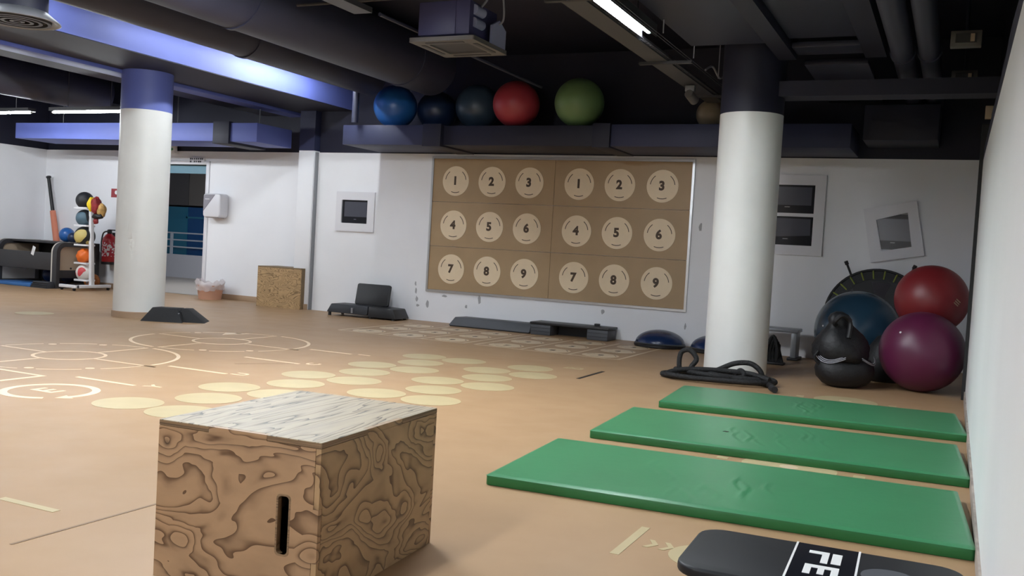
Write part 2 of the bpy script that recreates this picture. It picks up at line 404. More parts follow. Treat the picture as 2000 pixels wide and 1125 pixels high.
# corridor beyond
cf = struct(B().box(-18.6, -10.4, YL+.15, 17.6, -.1, 0).build('floor_corridor', 'corrfloor', smooth=0), 'grey corridor floor beyond the doorway', 'floor')
cw = struct(B().box(-18.6, -10.4, 16.35, 16.5, 0, .52).build('wall_corridor_low', 'corrwall', smooth=0), 'low pale wall under the corridor railing', 'wall')
gl = thing('window_1', 'dark blue glazing behind the corridor railing', 'window', (0, 16.9, 0), kind='structure')
for i in range(6):
    x0 = -18.4+i*1.05
    B().box(x0, x0+1.0, 0, .03, .1, 1.62).build('pane', 'poolglass' if i not in (1,) else 'poolglass2', gl, smooth=0)
    B().box(x0+1.0, x0+1.05, -.02, .04, .1, 1.62).build('mullion', 'poolglass2', gl, smooth=0)
B().box(-18.4, -12.1, -.02, .04, 1.36, 1.40).build('transom', 'poolglass2', gl, smooth=0)
for i in range(6):
    x0 = -18.4+i*1.05
    B().box(x0, x0+1.03, 0, .05, 1.66, 2.9).build('blind', 'corrgrey' if i % 2 else 'corrgrey2', gl, smooth=0)
rl = thing('railing', 'pale metal railing seen through the doorway', 'railing', (0, 16.42, .52))
for x in (-17.6, -16.3, -15.0, -13.7, -12.4):
    B().box(x-.03, x+.03, -.02, .02, 0, .50).build('post', 'rail', rl, smooth=0)
for z in (.17, .33, .49):
    B().cyl((-18.4, 0, z), (-12, 0, z), .016, n=8).build('rail', 'rail', rl)
struct(B().box(-18.6, -10.4, YL+.15, 17.6, 2.9, 3.0).build('ceiling_corridor', 'corrwall', smooth=0), 'corridor ceiling beyond the doorway', 'ceiling')
struct(B().box(-18.7, -18.6, YL+.15, 17.6, 0, 3).build('wall_corridor_left', 'corrwall', smooth=0), 'corridor end wall', 'wall')
struct(B().box(-10.4, -10.3, YL+.15, 17.6, 0, 3).build('wall_corridor_right', 'corrwall', smooth=0), 'corridor end wall at the right', 'wall')
struct(B().box(-18.6, -10.4, 17.5, 17.6, 0, 3).build('wall_corridor_back', 'corrgrey', smooth=0), 'corridor outer wall behind the glazing', 'wall')
lampc = thing('corridor_fill_lamp', 'added unseen ceiling lamp lighting the corridor beyond the doorway', 'lamp', (-13.2, 14.0, 2.86))  # unseen lamp added to brighten the corridor
B().box(-.6, .6, -.1, .1, 0, .04).build('housing', 'housing', lampc, smooth=0)
B().box(-.55, .55, -.07, .07, -.012, 0).build('diffuser', emit('corridor_fill_diffuser', (.95, .97, 1), 40), lampc, smooth=0)

# columns
def column(x, y, top, ring, label, topm):
    c = thing('column', label, 'column', (x, y, 0), kind='structure')
    B().lathe([(.298, 0), (.298, 2.50)], 56).build('shaft', 'colw', c)
    B().lathe([(.2985, 2.50), (.2985, top)], 56).build('painted_top', topm, c)
    if ring: B().lathe([(.31, 0), (.31, .07), (.305, .075)], 56).build('skirting', 'base', c)
    return c
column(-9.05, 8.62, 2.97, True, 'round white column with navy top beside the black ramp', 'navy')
column(-1.87, 9.26, 3.30, False, 'round white column with the black rope at its foot', 'navyd')  # top takes the darkened navy so that it looks unlit

# ------------------------------------------------------------------ ceiling: beams, ducts, trays
def beam(name, x0, x1, y0, y1, z0, z1, m, label, cat):
    return struct(B().box(x0, x1, y0, y1, z0, z1).build(name, m, smooth=0), label, cat)
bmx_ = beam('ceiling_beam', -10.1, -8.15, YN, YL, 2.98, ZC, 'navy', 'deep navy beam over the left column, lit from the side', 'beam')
B().box(-10.1, -8.155, YN, YL, 2.97, 2.98).build('soffit_shade', 'navyd', bmx_, smooth=0)  # added dark sheet standing in for the shade under the beam
struct(B().box(-9.49, -9.20, YN, 11.9, 2.925, 2.97).build('cable_trunking', 'navy', bevel=.004), 'flat navy trunking under the beam at the left column', 'trunking')
beam('ceiling_beam', -13.3, -12.2, YN, YL, 3.02, ZC, 'navyd', 'dark navy beam nearest the left wall', 'beam')
beam('ceiling_beam', -1.62, -1.46, YN, 9.1, 2.99, ZC, 'navyd', 'narrow dark beam right of the lit cable tray', 'beam')
beam('ceiling_beam', -.86, -.68, YN, 9.1, 2.99, ZC, 'navyd', 'narrow dark beam beside the twin pipes', 'beam')
beam('ceiling_beam', -1.62, .30, 9.12, 9.40, 2.66, 2.80, 'navyd', 'dark cross beam from the right column to the right wall', 'beam')
def cpanel(x0, x1, y0, y1, z): return B().box(x0, x1, y0, y1, z, z+.05).build('ceiling_panel', 'duct', ceil, bevel=.006)
cpanel(-2.33, -1.63, -2, 8.6, 3.04); cpanel(-1.45, -.87, -2, 8.55, 3.06); cpanel(-1.45, -.87, 8.72, 9.05, 3.02)
cpanel(-1.45, -.87, 9.5, 10.4, 3.02); cpanel(-1.45, -.87, 10.5, 11.5, 2.98)
for i in range(5): cpanel(-5.6+i*.62, -5.0+i*.62, 4.0, 7.2, 3.45)
def pipe(x, z, r, y0, y1, name, label, m='duct', cat='duct', joints=()):
    p = thing(name, label, cat, (x, 0, z))
    B().cyl((0, y0, 0), (0, y1, 0), r, n=32).build('run', m, p)
    for j in joints: B().cyl((0, j-.03, 0), (0, j+.03, 0), r+.012, n=32).build('joint_band', m, p)
    return p
pipe(-6.2, 3.33, .35, YN, 10.55, 'ventilation_duct', 'large round dark duct ending above the blue ball', joints=(3.5, 6.9, 9.8))
pb = pipe(-7.2, 3.265, .25, YN, 10.66, 'ventilation_duct', 'thinner round dark duct beside the navy beam, with a drop pipe', joints=(4.0, 8.2))
B().cyl((-.19, 10.62, -.05), (-.19, 10.62, -.615), .045, n=16).build('drop_pipe', 'duct', pb)
pipe(-.53, 2.96, .092, YN, 11.5, 'pipe', 'left one of the twin dark pipes along the ceiling', cat='pipe', joints=(8.8,))
pipe(-.32, 2.96, .085, YN, 11.5, 'pipe', 'right one of the twin dark pipes along the ceiling', cat='pipe', joints=(8.8,))
pipe(-11.75, 3.05, .28, YN, 10.3, 'ventilation_duct', 'round dark duct left of the left column', joints=(6.0,))
# shelf duct that carries the exercise balls
sd = thing('rectangular_duct', 'navy rectangular duct above the number board, exercise balls on top', 'duct', (0, 0, 0))
B().box(-7.63, -6.10, 10.70, 11.62, 2.37, 2.63).build('duct_section', 'navy_shade', sd, bevel=.005)  # duct sections use darkened paint in place of real shade
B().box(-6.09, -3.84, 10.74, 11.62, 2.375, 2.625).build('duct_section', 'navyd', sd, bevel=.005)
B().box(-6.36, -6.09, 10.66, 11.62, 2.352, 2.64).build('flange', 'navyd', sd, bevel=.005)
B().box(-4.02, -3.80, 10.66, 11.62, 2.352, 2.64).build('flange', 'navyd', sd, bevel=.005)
B().box(-3.80, -1.10, 10.70, 11.62, 2.37, 2.63).build('duct_section', 'navy_shade', sd, bevel=.005)
sd2 = thing('rectangular_duct', 'navy rectangular duct over the doorway wall at the left', 'duct', (0, 0, 0))
B().hexa([(-14.15, 10.72, 2.44), (-9.12, 10.72, 2.40), (-9.12, 11.5, 2.40), (-14.15, 11.5, 2.44)], [(-14.15, 10.72, 2.69), (-9.12, 10.72, 2.67), (-9.12, 11.5, 2.67), (-14.15, 11.5, 2.69)]).build('duct_section', 'navy', sd2, bevel=.005)
B().box(-9.9, -9.6, 10.68, 11.5, 2.37, 2.69).build('flange', 'navyd', sd2, bevel=.005)
for x in (-13.5, -11.0, -9.4): B().cyl((x, 11.1, 2.67), (x, 11.1, ZC), .008, n=6).build('hanger', 'galv', sd2)
sd3 = thing('rectangular_duct', 'dark square duct end behind the cross beam', 'duct', (0, 0, 0))
B().box(-1.0, -.25, 10.9, 11.6, 2.48, 2.86).build('duct_section', 'navyd', sd3, bevel=.01)

# fluorescent lamps
def lamp(x, y0, y1, z, label, axis='y', skirt=(.042, .042), k=1.0):
    L_ = (y1-y0)/2
    o = thing('fluorescent_lamp', label, 'lamp', (x, (y0+y1)/2, z) if axis == 'y' else ((y0+y1)/2, x, z), 0 if axis == 'y' else PI/2, group='ceiling fluorescent tubes')
    key = 'tube_%.2f' % k
    if key not in M: M[key] = emit('lamp_'+key, (.90, .955, 1.0), LAMP*k)
    B().box(-.06, .06, -L_-.03, L_+.03, .018, .06).box(-.064, -.06, -L_-.03, L_+.03, -skirt[0], .06).box(.06, .064, -L_-.03, L_+.03, -skirt[1], .06).build('housing', 'housing', o, smooth=0)
    B().cyl((0, -L_, 0), (0, L_, 0), .017, n=12).build('tube', key, o)
    B().cyl((0, -L_-.028, 0), (0, -L_, 0), .016, n=10).build('end_cap', 'whiteplastic', o)
    B().cyl((0, L_, 0), (0, L_+.028, 0), .016, n=10).build('end_cap', 'whiteplastic', o)
    for s in (-1, 1): B().cyl((0, s*L_*.6, .06), (0, s*L_*.6, ZC-z), .006, n=6).build('hanger', 'galv', o)
    return o
lamp(-2.42, 6.05, 7.58, 2.945, 'lit fluorescent tube on the cable tray in front of the right column', k=0.56)
lamp(-2.42, 4.25, 5.72, 2.945, 'lit fluorescent tube on the cable tray, next toward the camera', k=0.46)
lamp(-2.42, 2.55, 4.02, 2.945, 'lit fluorescent tube on the cable tray above the plywood box', k=0.42)
lamp(-2.42, -.85, .62, 2.945, 'lit fluorescent tube on the cable tray, first behind the camera', k=1)
lamp(-2.42, -2.55, -1.08, 2.945, 'lit fluorescent tube on the cable tray, second behind the camera', k=1.2)
lamp(-2.42, -4.25, -2.78, 2.945, 'lit fluorescent tube on the cable tray, third behind the camera', k=1.2)
lamp(-4.62, 4.55, 6.0, 2.975, 'lit fluorescent tube in the middle row, farthest from the camera', skirt=(0, .022), k=2.3)
lamp(-4.62, 1.6, 3.05, 2.975, 'lit fluorescent tube in the middle row, nearest the camera', skirt=(0, .022), k=0.3)
lamp(-4.62, -1.0, .45, 2.975, 'lit fluorescent tube in the middle row, behind the camera', skirt=(0, .022), k=0.72)
lamp(-7.62, 9.05, 10.5, 3.30, 'added hidden fluorescent tube behind the ducts, nearest the back wall', skirt=(0, .05), k=0.5)  # hidden tube added to brighten the back wall
lamp(-7.62, 7.35, 8.75, 3.30, 'lit fluorescent tube behind the ducts, shining on the navy beam', skirt=(0, .05), k=0.17)
lamp(-7.62, 5.2, 6.65, 3.30, 'lit fluorescent tube behind the ducts, nearer end of the beam', skirt=(0, .05), k=0.17)
lamp(-7.62, 2.9, 4.4, 3.30, 'lit fluorescent tube behind the ducts, out at the left', skirt=(0, .05), k=0.4)
lamp(9.4, -13.6, -12.11, 2.64, 'lit fluorescent tube at the far left near the side wall', axis='x', skirt=(-.01, -.01), k=0.5)
lamp(9.4, -11.63, -10.25, 2.64, 'lit fluorescent tube at the far left behind the column', axis='x', skirt=(-.01, -.01), k=0.35)
lamp(6.6, -13.5, -12.0, 2.855, 'lit fluorescent tube over the left floor, left of the column', axis='x', skirt=(-.01, -.01), k=0.8)

# cable tray beside the tubes
ct = thing('cable_tray', 'perforated grey cable tray carrying the lit tube toward the right column', 'cable tray', (0, 0, 0))
for y0, y1 in ((-2.0, 2.5), (2.52, 6.3), (6.32, 8.55), (8.57, 10.9)):
    B().box(-2.72, -2.53, y0, y1, 2.90, 2.905).box(-2.722, -2.718, y0, y1, 2.90, 2.96).box(-2.532, -2.528, y0, y1, 2.90, 2.96).build('tray_section', 'galv', ct, smooth=0)
for y in (6.31, 8.56, 10.4): B().box(-2.80, -2.30, y-.02, y+.02, 2.875, 2.90).build('cross_bracket', 'housing', ct, smooth=0)
wm = B()
for x in (-2.525, -2.495, -2.35, -2.32): wm.cyl((x, -2, 2.915), (x, 10.9, 2.915), .0025, n=5)
for i in range(150): wm.box(-2.525, -2.492, 4.0+i*.046-.003, 4.0+i*.046+.003, 2.912, 2.917)
wm.build('wire_mesh', 'galv', ct, smooth=0)
for y in (7.6, 8.6, 9.6, 10.3): B().tube([(-2.30, y, 2.93), (-2.30, y, 3.12), (-2.30, y, ZC)], .006, 6).build('hanger_rod', 'cable', ct)
B().tube(catmull([(-2.36, 9.3, 2.96), (-2.34, 9.5, 3.03), (-2.32, 9.75, 2.96), (-2.30, 10.0, 3.05), (-2.28, 10.2, 2.96)], 6), .010, 6).build('cable_loop', 'cable', ct)
B().box(-2.24, -2.10, 9.55, 11.6, 2.83, 2.90).build('side_trunking', 'acwhite', ct, bevel=.004)
spl = thing('wall_spotlight', 'small grey spotlight under the cable tray end near the beige ball', 'spotlight', (-2.62, 9.75, 2.80))
B().box(-.05, .05, -.03, .03, .03, .09).build('bracket', 'steel', spl, bevel=.004)
B().cyl((0, -.06, 0), (.03, .08, -.05), .045, .05, 14).build('head', 'acgrey', spl)
# second thin tray
ct2 = thing('cable_tray', 'thin dark cable tray ending beside the ceiling air conditioner', 'cable tray', (0, 0, 0))
B().box(-4.86, -4.68, -2, 6.9, 3.045, 3.052).box(-4.862, -4.858, -2, 6.9, 3.045, 3.09).box(-4.682, -4.678, -2, 6.9, 3.045, 3.09).build('tray_section', 'galv', ct2, smooth=0)
B().cyl((-4.60, 6.9, 3.03), (-4.60, 10.4, 3.03), .018, n=8).build('conduit', 'duct', ct2)
B().cyl((-5.6, 7.05, 3.20), (-2.4, 7.05, 3.20), .014, n=8).build('hanger_rail', 'housing', ct2)
# ceiling air conditioner
ac = thing('air_conditioner', 'grey ceiling cassette air conditioner hanging from the dark slab', 'air conditioner', (-4.25, 7.69, 2.90))
B().box(-.28, .10, -.27, .27, .06, .36).build('body', 'acpurple', ac, bevel=.01)
B().box(.10, .24, -.27, .27, .06, .36).build('connection_box', 'acpurple', ac, bevel=.008)
B().ringprism(rrect(-.33, .33, -.34, .34, .02), rrect(-.20, .20, -.20, .20, .02), -.008, .03).build('panel_frame', 'acgrey', ac)
B().box(-.20, .20, -.20, .20, .004, .03).build('intake_grille', 'housing', ac, smooth=0)
for s in (-1, 1):
    B().box(-.19, .19, s*.265-.02, s*.265+.02, -.012, -.007).build('air_slot', 'housing', ac, smooth=0)
    B().box(s*.265-.02, s*.265+.02, -.19, .19, -.012, -.007).build('air_slot', 'housing', ac, smooth=0)
B().cyl((.24, -.20, .29), (.24, -.03, .29), .045, n=14).build('pipe_joint', 'acwhite', ac)
B().cyl((.24, -.20, .18), (.24, -.03, .18), .042, n=14).build('pipe_joint', 'acwhite', ac)
B().prism([(.02, .02), (.30, .02), (.30, .20), (.16, .27), (.02, .20)], .30, .325, 'x').build('cover_plate', 'acwhite', ac, smooth=0)
B().tube(catmull([(.26, -.1, .33), (.30, -.02, .48), (.28, .0, .80)], 8), .012, 6).build('cable', 'cable', ac)
B().tube(catmull([(.30, .1, .80), (.36, .12, .50), (.36, .16, .28), (.30, .14, .22)], 8), .010, 6).build('cable', 'cable', ac)
# round diffuser top left
dfz = thing('air_diffuser', 'round metal ceiling diffuser at the top left', 'diffuser', (-7.42, 5.60, 2.80))
B().lathe([(.24, .06), (.24, .215)], 32).build('neck', 'navyd', dfz)
B().lathe([(.24, .09), (.34, .012), (.345, 0), (.335, -.004), (.30, .004), (.25, .05)], 40).build('flared_rim', 'steel', dfz)
for r in (.27, .20, .13, .06): B().ringprism(circ(r, 32), circ(r-.03, 32), -.006, .022).build('ring', 'galv', dfz)
# small electrical boxes at the right
for y, lab in ((8.15, 'small grey junction box with pale terminals above the right wall'), (9.75, 'small grey junction box just behind the cross beam')):
    eb = thing('junction_box', lab, 'junction box', (-.045, y, 2.86))
    B().box(-.11, .11, -.0, .10, 0, .12).build('case', 'acgrey', eb, bevel=.005)
    B().box(-.075, .075, -.012, 0, .025, .095).build('window', 'housing', eb, smooth=0)
    B().box(.03, .06, -.02, -.012, .03, .09).build('terminal', 'cabin', eb, smooth=0)
    B().cyl((0, .05, .12), (0, .05, ZC-2.86), .012, n=8).build('conduit', 'duct', eb)
tag(B().box(.14, .20, 8.98, 9.02, 2.42, 2.53).build('wall_sensor', 'cabin', bevel=.004), 'small beige sensor box high on the right wall', 'sensor')
cb = thing('cable_bundle', 'dark hanging cables above the right partition', 'cables', (0, 0, 0))
for k in range(3):
    B().tube(catmull([(.24-.02*k, y, 2.32+.05*k+.05*math.sin(y*2.1+k)) for y in (3, 4, 5, 6, 7, 8, 9.1)], 5), .012, 6).build('cable', 'duct', cb)

# ------------------------------------------------------------------ floor markings (children of the floor)
def band(name, r, w_, a0, a1, n, cx, cy, m, parent=None, z0=.0002, z1=.0016):
    q = B()
    for i in range(n+1):
        a = a0+(a1-a0)*i/n
        for rr, z in ((r-w_/2, z0), (r+w_/2, z0), (r+w_/2, z1), (r-w_/2, z1)): q.v.append((cx+rr*math.cos(a), cy+rr*math.sin(a), z))
    for i in range(n):
        for k in range(4):
            l = (k+1) % 4; q.f.append((i*4+k, i*4+l, i*4+4+l, i*4+4+k))
    q.f.append((0, 1, 2, 3)); q.f.append((n*4+3, n*4+2, n*4+1, n*4))
    return q.build(name, m, parent or floor, smooth=0)
def mark(name, poly, m, h=.0016): return B().prism(poly, .0002, h).build(name, m, floor, smooth=0)
dm = B().prism(circ(.212, 48), .0002, .0016); dme = None
def disc_at(x, y, m='cream'):
    global dme
    if dme is None: o = dm.build('disc_marking', m, floor, smooth=0); dme = o.data
    else: o = link('disc_marking', dme, None, floor)
    o.location = (x, y, 0); return o
for i in range(5):
    y = 7.97-.91*i
    disc_at(-4.60, y); disc_at(-4.165, y)
    if i < 4: disc_at(-4.38, y-.445)
for i in range(4):
    if i < 3: disc_at(-3.49, 8.01-.90*i)
    disc_at(-3.71, 7.55-.89*i); disc_at(-3.265, 7.56-.89*i)
disc_at(-9.88, 7.82)
# printed number keypads by the wall
dig = {d: text_mesh(d, .155, .0004, .0075) for d in '123456789'}
def setmat(me, m):
    me.materials.clear(); me.materials.append(M[m]); return me
for d in dig: setmat(dig[d], 'ink')
kdm = B().prism(circ(.20, 40), .0002, .0014)
kme = None; n_ = 0
KX = [-6.36, -5.79, -5.22, -4.52, -3.955, -3.395]; KY = [10.83, 10.25, 9.66]
for c, x in enumerate(KX):
    for r, y in enumerate(KY):
        if kme is None: o = kdm.build('number_disc', 'cream_pale', floor, smooth=0); kme = o.data
        else: o = link('number_disc', kme, None, floor)
        o.location = (x, y, 0)
        t = link('digit', dig[str(r*3+c % 3+1)], None, o); t.location = (0, 0, .0018); t.scale = (.8, .8, 1)
        for a in (210, 330, 90):
            a = math.radians(a)+PI
            B().prism(arcband(.165, .010, a-.35, a+.35, 8), .0014, .0018).build('arc', 'ink', o, smooth=0)
def line(p, q, wd=.04, m='cream_line', name='line_marking'):
    p = Vector((*p, 0)); q = Vector((*q, 0)); d = (q-p).normalized(); n = Vector((-d.y, d.x, 0))*wd/2
    return mark(name, [(p-n)[:2], (q-n)[:2], (q+n)[:2], (p+n)[:2]], m)
for x in (-6.64, -6.07, -5.50, -4.95, -4.80, -4.24, -3.675, -3.115): line((x, 9.42), (x, 11.12), .035, 'cream_pale')
for x0, x1 in ((-6.64, -4.95), (-4.80, -3.115)): line((x0, 9.42), (x1, 9.42), .02, 'cream_pale')
# round targets
for cy in (5.58, 7.39):
    cx = -6.61
    B().ringprism(circ(.290, 56, cx, cy), circ(.262, 56, cx, cy), .0002, .0016).build('ring_marking', 'cream_line', floor, smooth=0)
    for q in range(4):
        a0 = q*PI/2
        if q in (0, 2): band('arc_marking', .855, .032, a0+.07, a0+PI/2-.07, 20, cx, cy, 'cream_line')
        else:
            for s0, s1 in ((.05, .44), (.60, .97), (1.13, 1.52)): band('arc_marking', .845, .018, a0+s0, a0+s1, 10, cx, cy, 'cream_line')
            for aa in (.52, 1.05): mark('dot_marking', circ(.035, 12, cx+.80*math.cos(a0+aa), cy+.80*math.sin(a0+aa)), 'cream_line')
        d = Vector((math.cos(a0), math.sin(a0)))
        line((cx+d.x*.27, cy+d.y*.27), (cx+d.x*.84, cy+d.y*.84), .028)
    for k in range(2):
        line((-5.78+0*k, cy+.0), (-5.66, cy+.0), .02)
for y, x1 in ((4.83, -5.08), (5.71, -5.05), (6.61, -5.05), (7.55, -5.16)): line((-5.64, y), (x1, y), .038)
def letter(ch, x, y, size, rz, m='cream_line'):
    me = setmat(text_mesh(ch, size, .0007, .004), m); o = link('letter_marking', me, None, floor); o.location = (x, y, .0009); o.rotation_euler = (0, 0, rz); return o
letter('Y', -4.96, 4.90, .17, PI/2); letter('U', -4.96, 5.78, .17, PI/2); letter('C', -4.96, 6.69, .17, PI/2); letter('I', -5.03, 7.585, .18, PI/2)
letter('E', -5.29, 4.31, .28, PI/2); letter('B', -3.18, 8.35, .26, PI/2, 'cream')
band('circular_arrow', .275, .052, math.radians(-16), math.radians(312), 48, -5.27, 4.31, 'cream_line')
mark('arrow_head', [(-5.065, 4.262), (-5.035, 4.150), (-4.945, 4.215)], 'cream_line')
mark('corner_marking', [(-5.80, 4.71), (-6.9, 4.71), (-6.9, 4.675), (-5.845, 4.675), (-5.845, 3.6), (-5.80, 3.6)], 'cream_line')
mark('arrow_head', [(-7.02, 7.85), (-6.92, 8.16), (-7.16, 8.06)], 'cream_line')
line((-3.34, 2.525), (-3.03, 2.525), .035, 'cream'); line((-4.6, 2.53), (-3.75, 2.53), .035, 'cream')
line((-2.83, 2.18), (-2.80, 3.6), .012, 'seam', 'floor_seam'); line((-2.895, 7.69), (-2.90, 8.36), .035, 'slit', 'floor_slit')
line((-1.06, 3.30), (-1.06, 3.70), .035, 'cream')
for k in range(2):
    x, y = -1.00+.062*k, 3.50
    mark('chevron_marking', [(x, y+.05), (x+.022, y+.05), (x+.05, y), (x+.022, y-.05), (x, y-.05), (x+.026, y)], 'cream')
for y in (3.46, 5.28, 8.22):
    B().prism(circ(.155 if y < 4 else .25, 40, -.74, y), .0002, .0014).build('target_disc', 'cream', floor, smooth=0)
    B().prism(circ(.05, 24, -.74, y), .0014, .0018).build('target_spot', 'cream_pale', floor, smooth=0)
    if y > 4:
        for s in (-1, 1): mark('dot_marking', [(-.74+s*.36-.03, y-.03), (-.74+s*.36+.03, y-.03), (-.74+s*.36+.03, y+.03), (-.74+s*.36-.03, y+.03)], 'cream')
for (x, y, a, l) in ((-5.4, 6.2, .9, .5),):
    line((x, y), (x+l*math.cos(a), y+l*math.sin(a)), .010, 'seam', 'floor_seam')

# ------------------------------------------------------------------ number board on the back wall
bd = thing('number_board', 'wide brown board of numbered beige discs on the back wall', 'board', (-4.875, YB, 0))
BX0, BX1, BZ0, BZ1 = -1.845, 1.845, .455, 2.295
B().ringprism([(BX0-.03, BZ0-.03), (BX1+.03, BZ0-.03), (BX1+.03, BZ1+.03), (BX0-.03, BZ1+.03)], [(BX0, BZ0), (BX1, BZ0), (BX1, BZ1), (BX0, BZ1)], -.028, 0, 'y').build('frame', 'alu', bd, smooth=0)
zs = [BZ0, 1.07, 1.693, BZ1]
for c in range(2):
    for r in range(3):
        B().box(BX0 if c == 0 else .002, -.002 if c == 0 else BX1, -.016, -.002, zs[r]+.002, zs[r+1]-.002).build('panel', 'board', bd, bevel=.0015, seg=1, smooth=0)
pd = B().prism(circ(.206, 48), -.020, -.0155, 'y'); pme = None
arcs = None
for c, x in enumerate((-6.362, -5.80, -5.24, -4.525, -3.966, -3.402)):
    for r, z in enumerate((1.985, 1.37, .759)):
        if pme is None: o = pd.build('disc', 'boardisc', bd, smooth=0); pme = o.data
        else: o = link('disc', pme, None, bd)
        o.location = (x+4.875, 0, z)
        t = link('digit', dig[str(r*3+c % 3+1)], None, o); t.location = (-.008, -.0208, 0); t.rotation_euler = (PI/2, 0, 0)
        for k, a in enumerate((150, 30, 270)):
            if arcs is None: arcs = {}
            if k not in arcs:
                q = B().prism(arcband(.160, .009, math.radians(a)-.40, math.radians(a)+.40, 10), -.0212, -.0199, 'y').build('arc', 'ink', o, smooth=0); arcs[k] = q.data
            else: link('arc', arcs[k], None, o)
# scuffs on the wall
for (x, z, a, b_) in ((-6.92, .42, .02, .05), (-6.90, .30, .022, .05), (-6.72, .24, .025, .06), (-6.88, .21, .03, .02), (-6.45, .375, .05, .018), (-6.93, .52, .015, .04), (-4.1, .345, .035, .04), (-2.89, 1.49, .022, .07), (-3.0, .245, .014, .045), (-5.9, .36, .03, .06), (-6.1, .25, .02, .03)):
    B().prism([(x+a*math.cos(t)*random.uniform(.6, 1.1), z+b_*math.sin(t)*random.uniform(.6, 1.1)) for t in [i*PI/5 for i in range(10)]], YB-.0008, YB+.001, 'y').build('scuff_mark', 'scuff', wb, smooth=0)

# wall monitors
m1 = thing('wall_monitor', 'small black monitor in a white wall frame left of the number board', 'monitor', (-8.01, YB, 1.50))
B().ringprism([(-.335, -.29), (.335, -.29), (.335, .29), (-.335, .29)], [(-.235, -.17), (.215, -.17), (.215, .17), (-.235, .17)], -.03, 0, 'y').build('frame', 'whiteplastic', m1, smooth=0)
B().box(-.235, .215, -.006, -.001, -.17, .17).build('bezel', 'blackg', m1, smooth=0)
B().box(-.195, .195, -.011, -.006, -.075, .145).build('screen', 'screen', m1, smooth=0)
B().box(-.025, .015, -.009, -.006, -.115, -.108).build('logo_bar', 'steel', m1, smooth=0)
m2 = thing('wall_monitor', 'tall white wall frame holding two monitors behind the right column', 'monitor', (-1.83, YB, 1.685))
zo = [(-.475, .475), (.02, .355), (-.36, -.02)]
fr = B().box(-.44, .40, -.03, 0, .355, .475).box(-.44, .40, -.03, 0, -.475, -.36).box(-.32, .28, -.03, 0, -.02, .02).box(.28, .40, -.03, 0, -.36, .355).box(-.44, -.32, -.03, 0, -.36, .355)
fr.build('frame', 'whiteplastic', m2, smooth=0)
B().box(-.32, .28, -.008, -.001, .02, .355).build('bezel', 'blackg', m2, smooth=0)
B().box(-.28, .245, -.013, -.008, .115, .33).build('screen', 'screen', m2, smooth=0)
B().box(-.06, .0, -.011, -.008, .09, .098).build('logo_bar', 'steel', m2, smooth=0)
B().box(-.32, .28, -.008, -.001, -.36, -.02).build('bezel', 'blackg', m2, smooth=0)
s = B().prism([(-.25, -.04), (.25, -.045), (.255, -.24), (-.245, -.27)], -.013, -.008, 'y').build('screen', 'screen', m2, smooth=0)
B().box(-.06, .0, -.011, -.008, -.29, -.282).build('logo_bar', 'steel', m2, smooth=0)
m3 = thing('wall_monitor', 'single monitor behind a crooked white cover plate above the trampoline', 'monitor', (-.66, YB, 1.53))
fr3 = B().ringprism([(-.285, -.31), (.285, -.31), (.285, .31), (-.285, .31)], [(-.155, -.195), (.165, -.195), (.175, .195), (-.165, .165)], -.05, -.035, 'y').build('cover_plate', 'whiteplastic', m3, smooth=0)
fr3.rotation_euler = (0, -.195, 0)
B().box(-.21, .21, -.010, -.001, -.20, .205).build('bezel', 'blackg', m3, smooth=0)
B().box(-.20, .19, -.016, -.010, -.10, .150).build('screen', 'screen', m3, smooth=0)
B().box(-.03, .02, -.014, -.010, -.125, -.118).build('logo_bar', 'steel', m3, smooth=0)

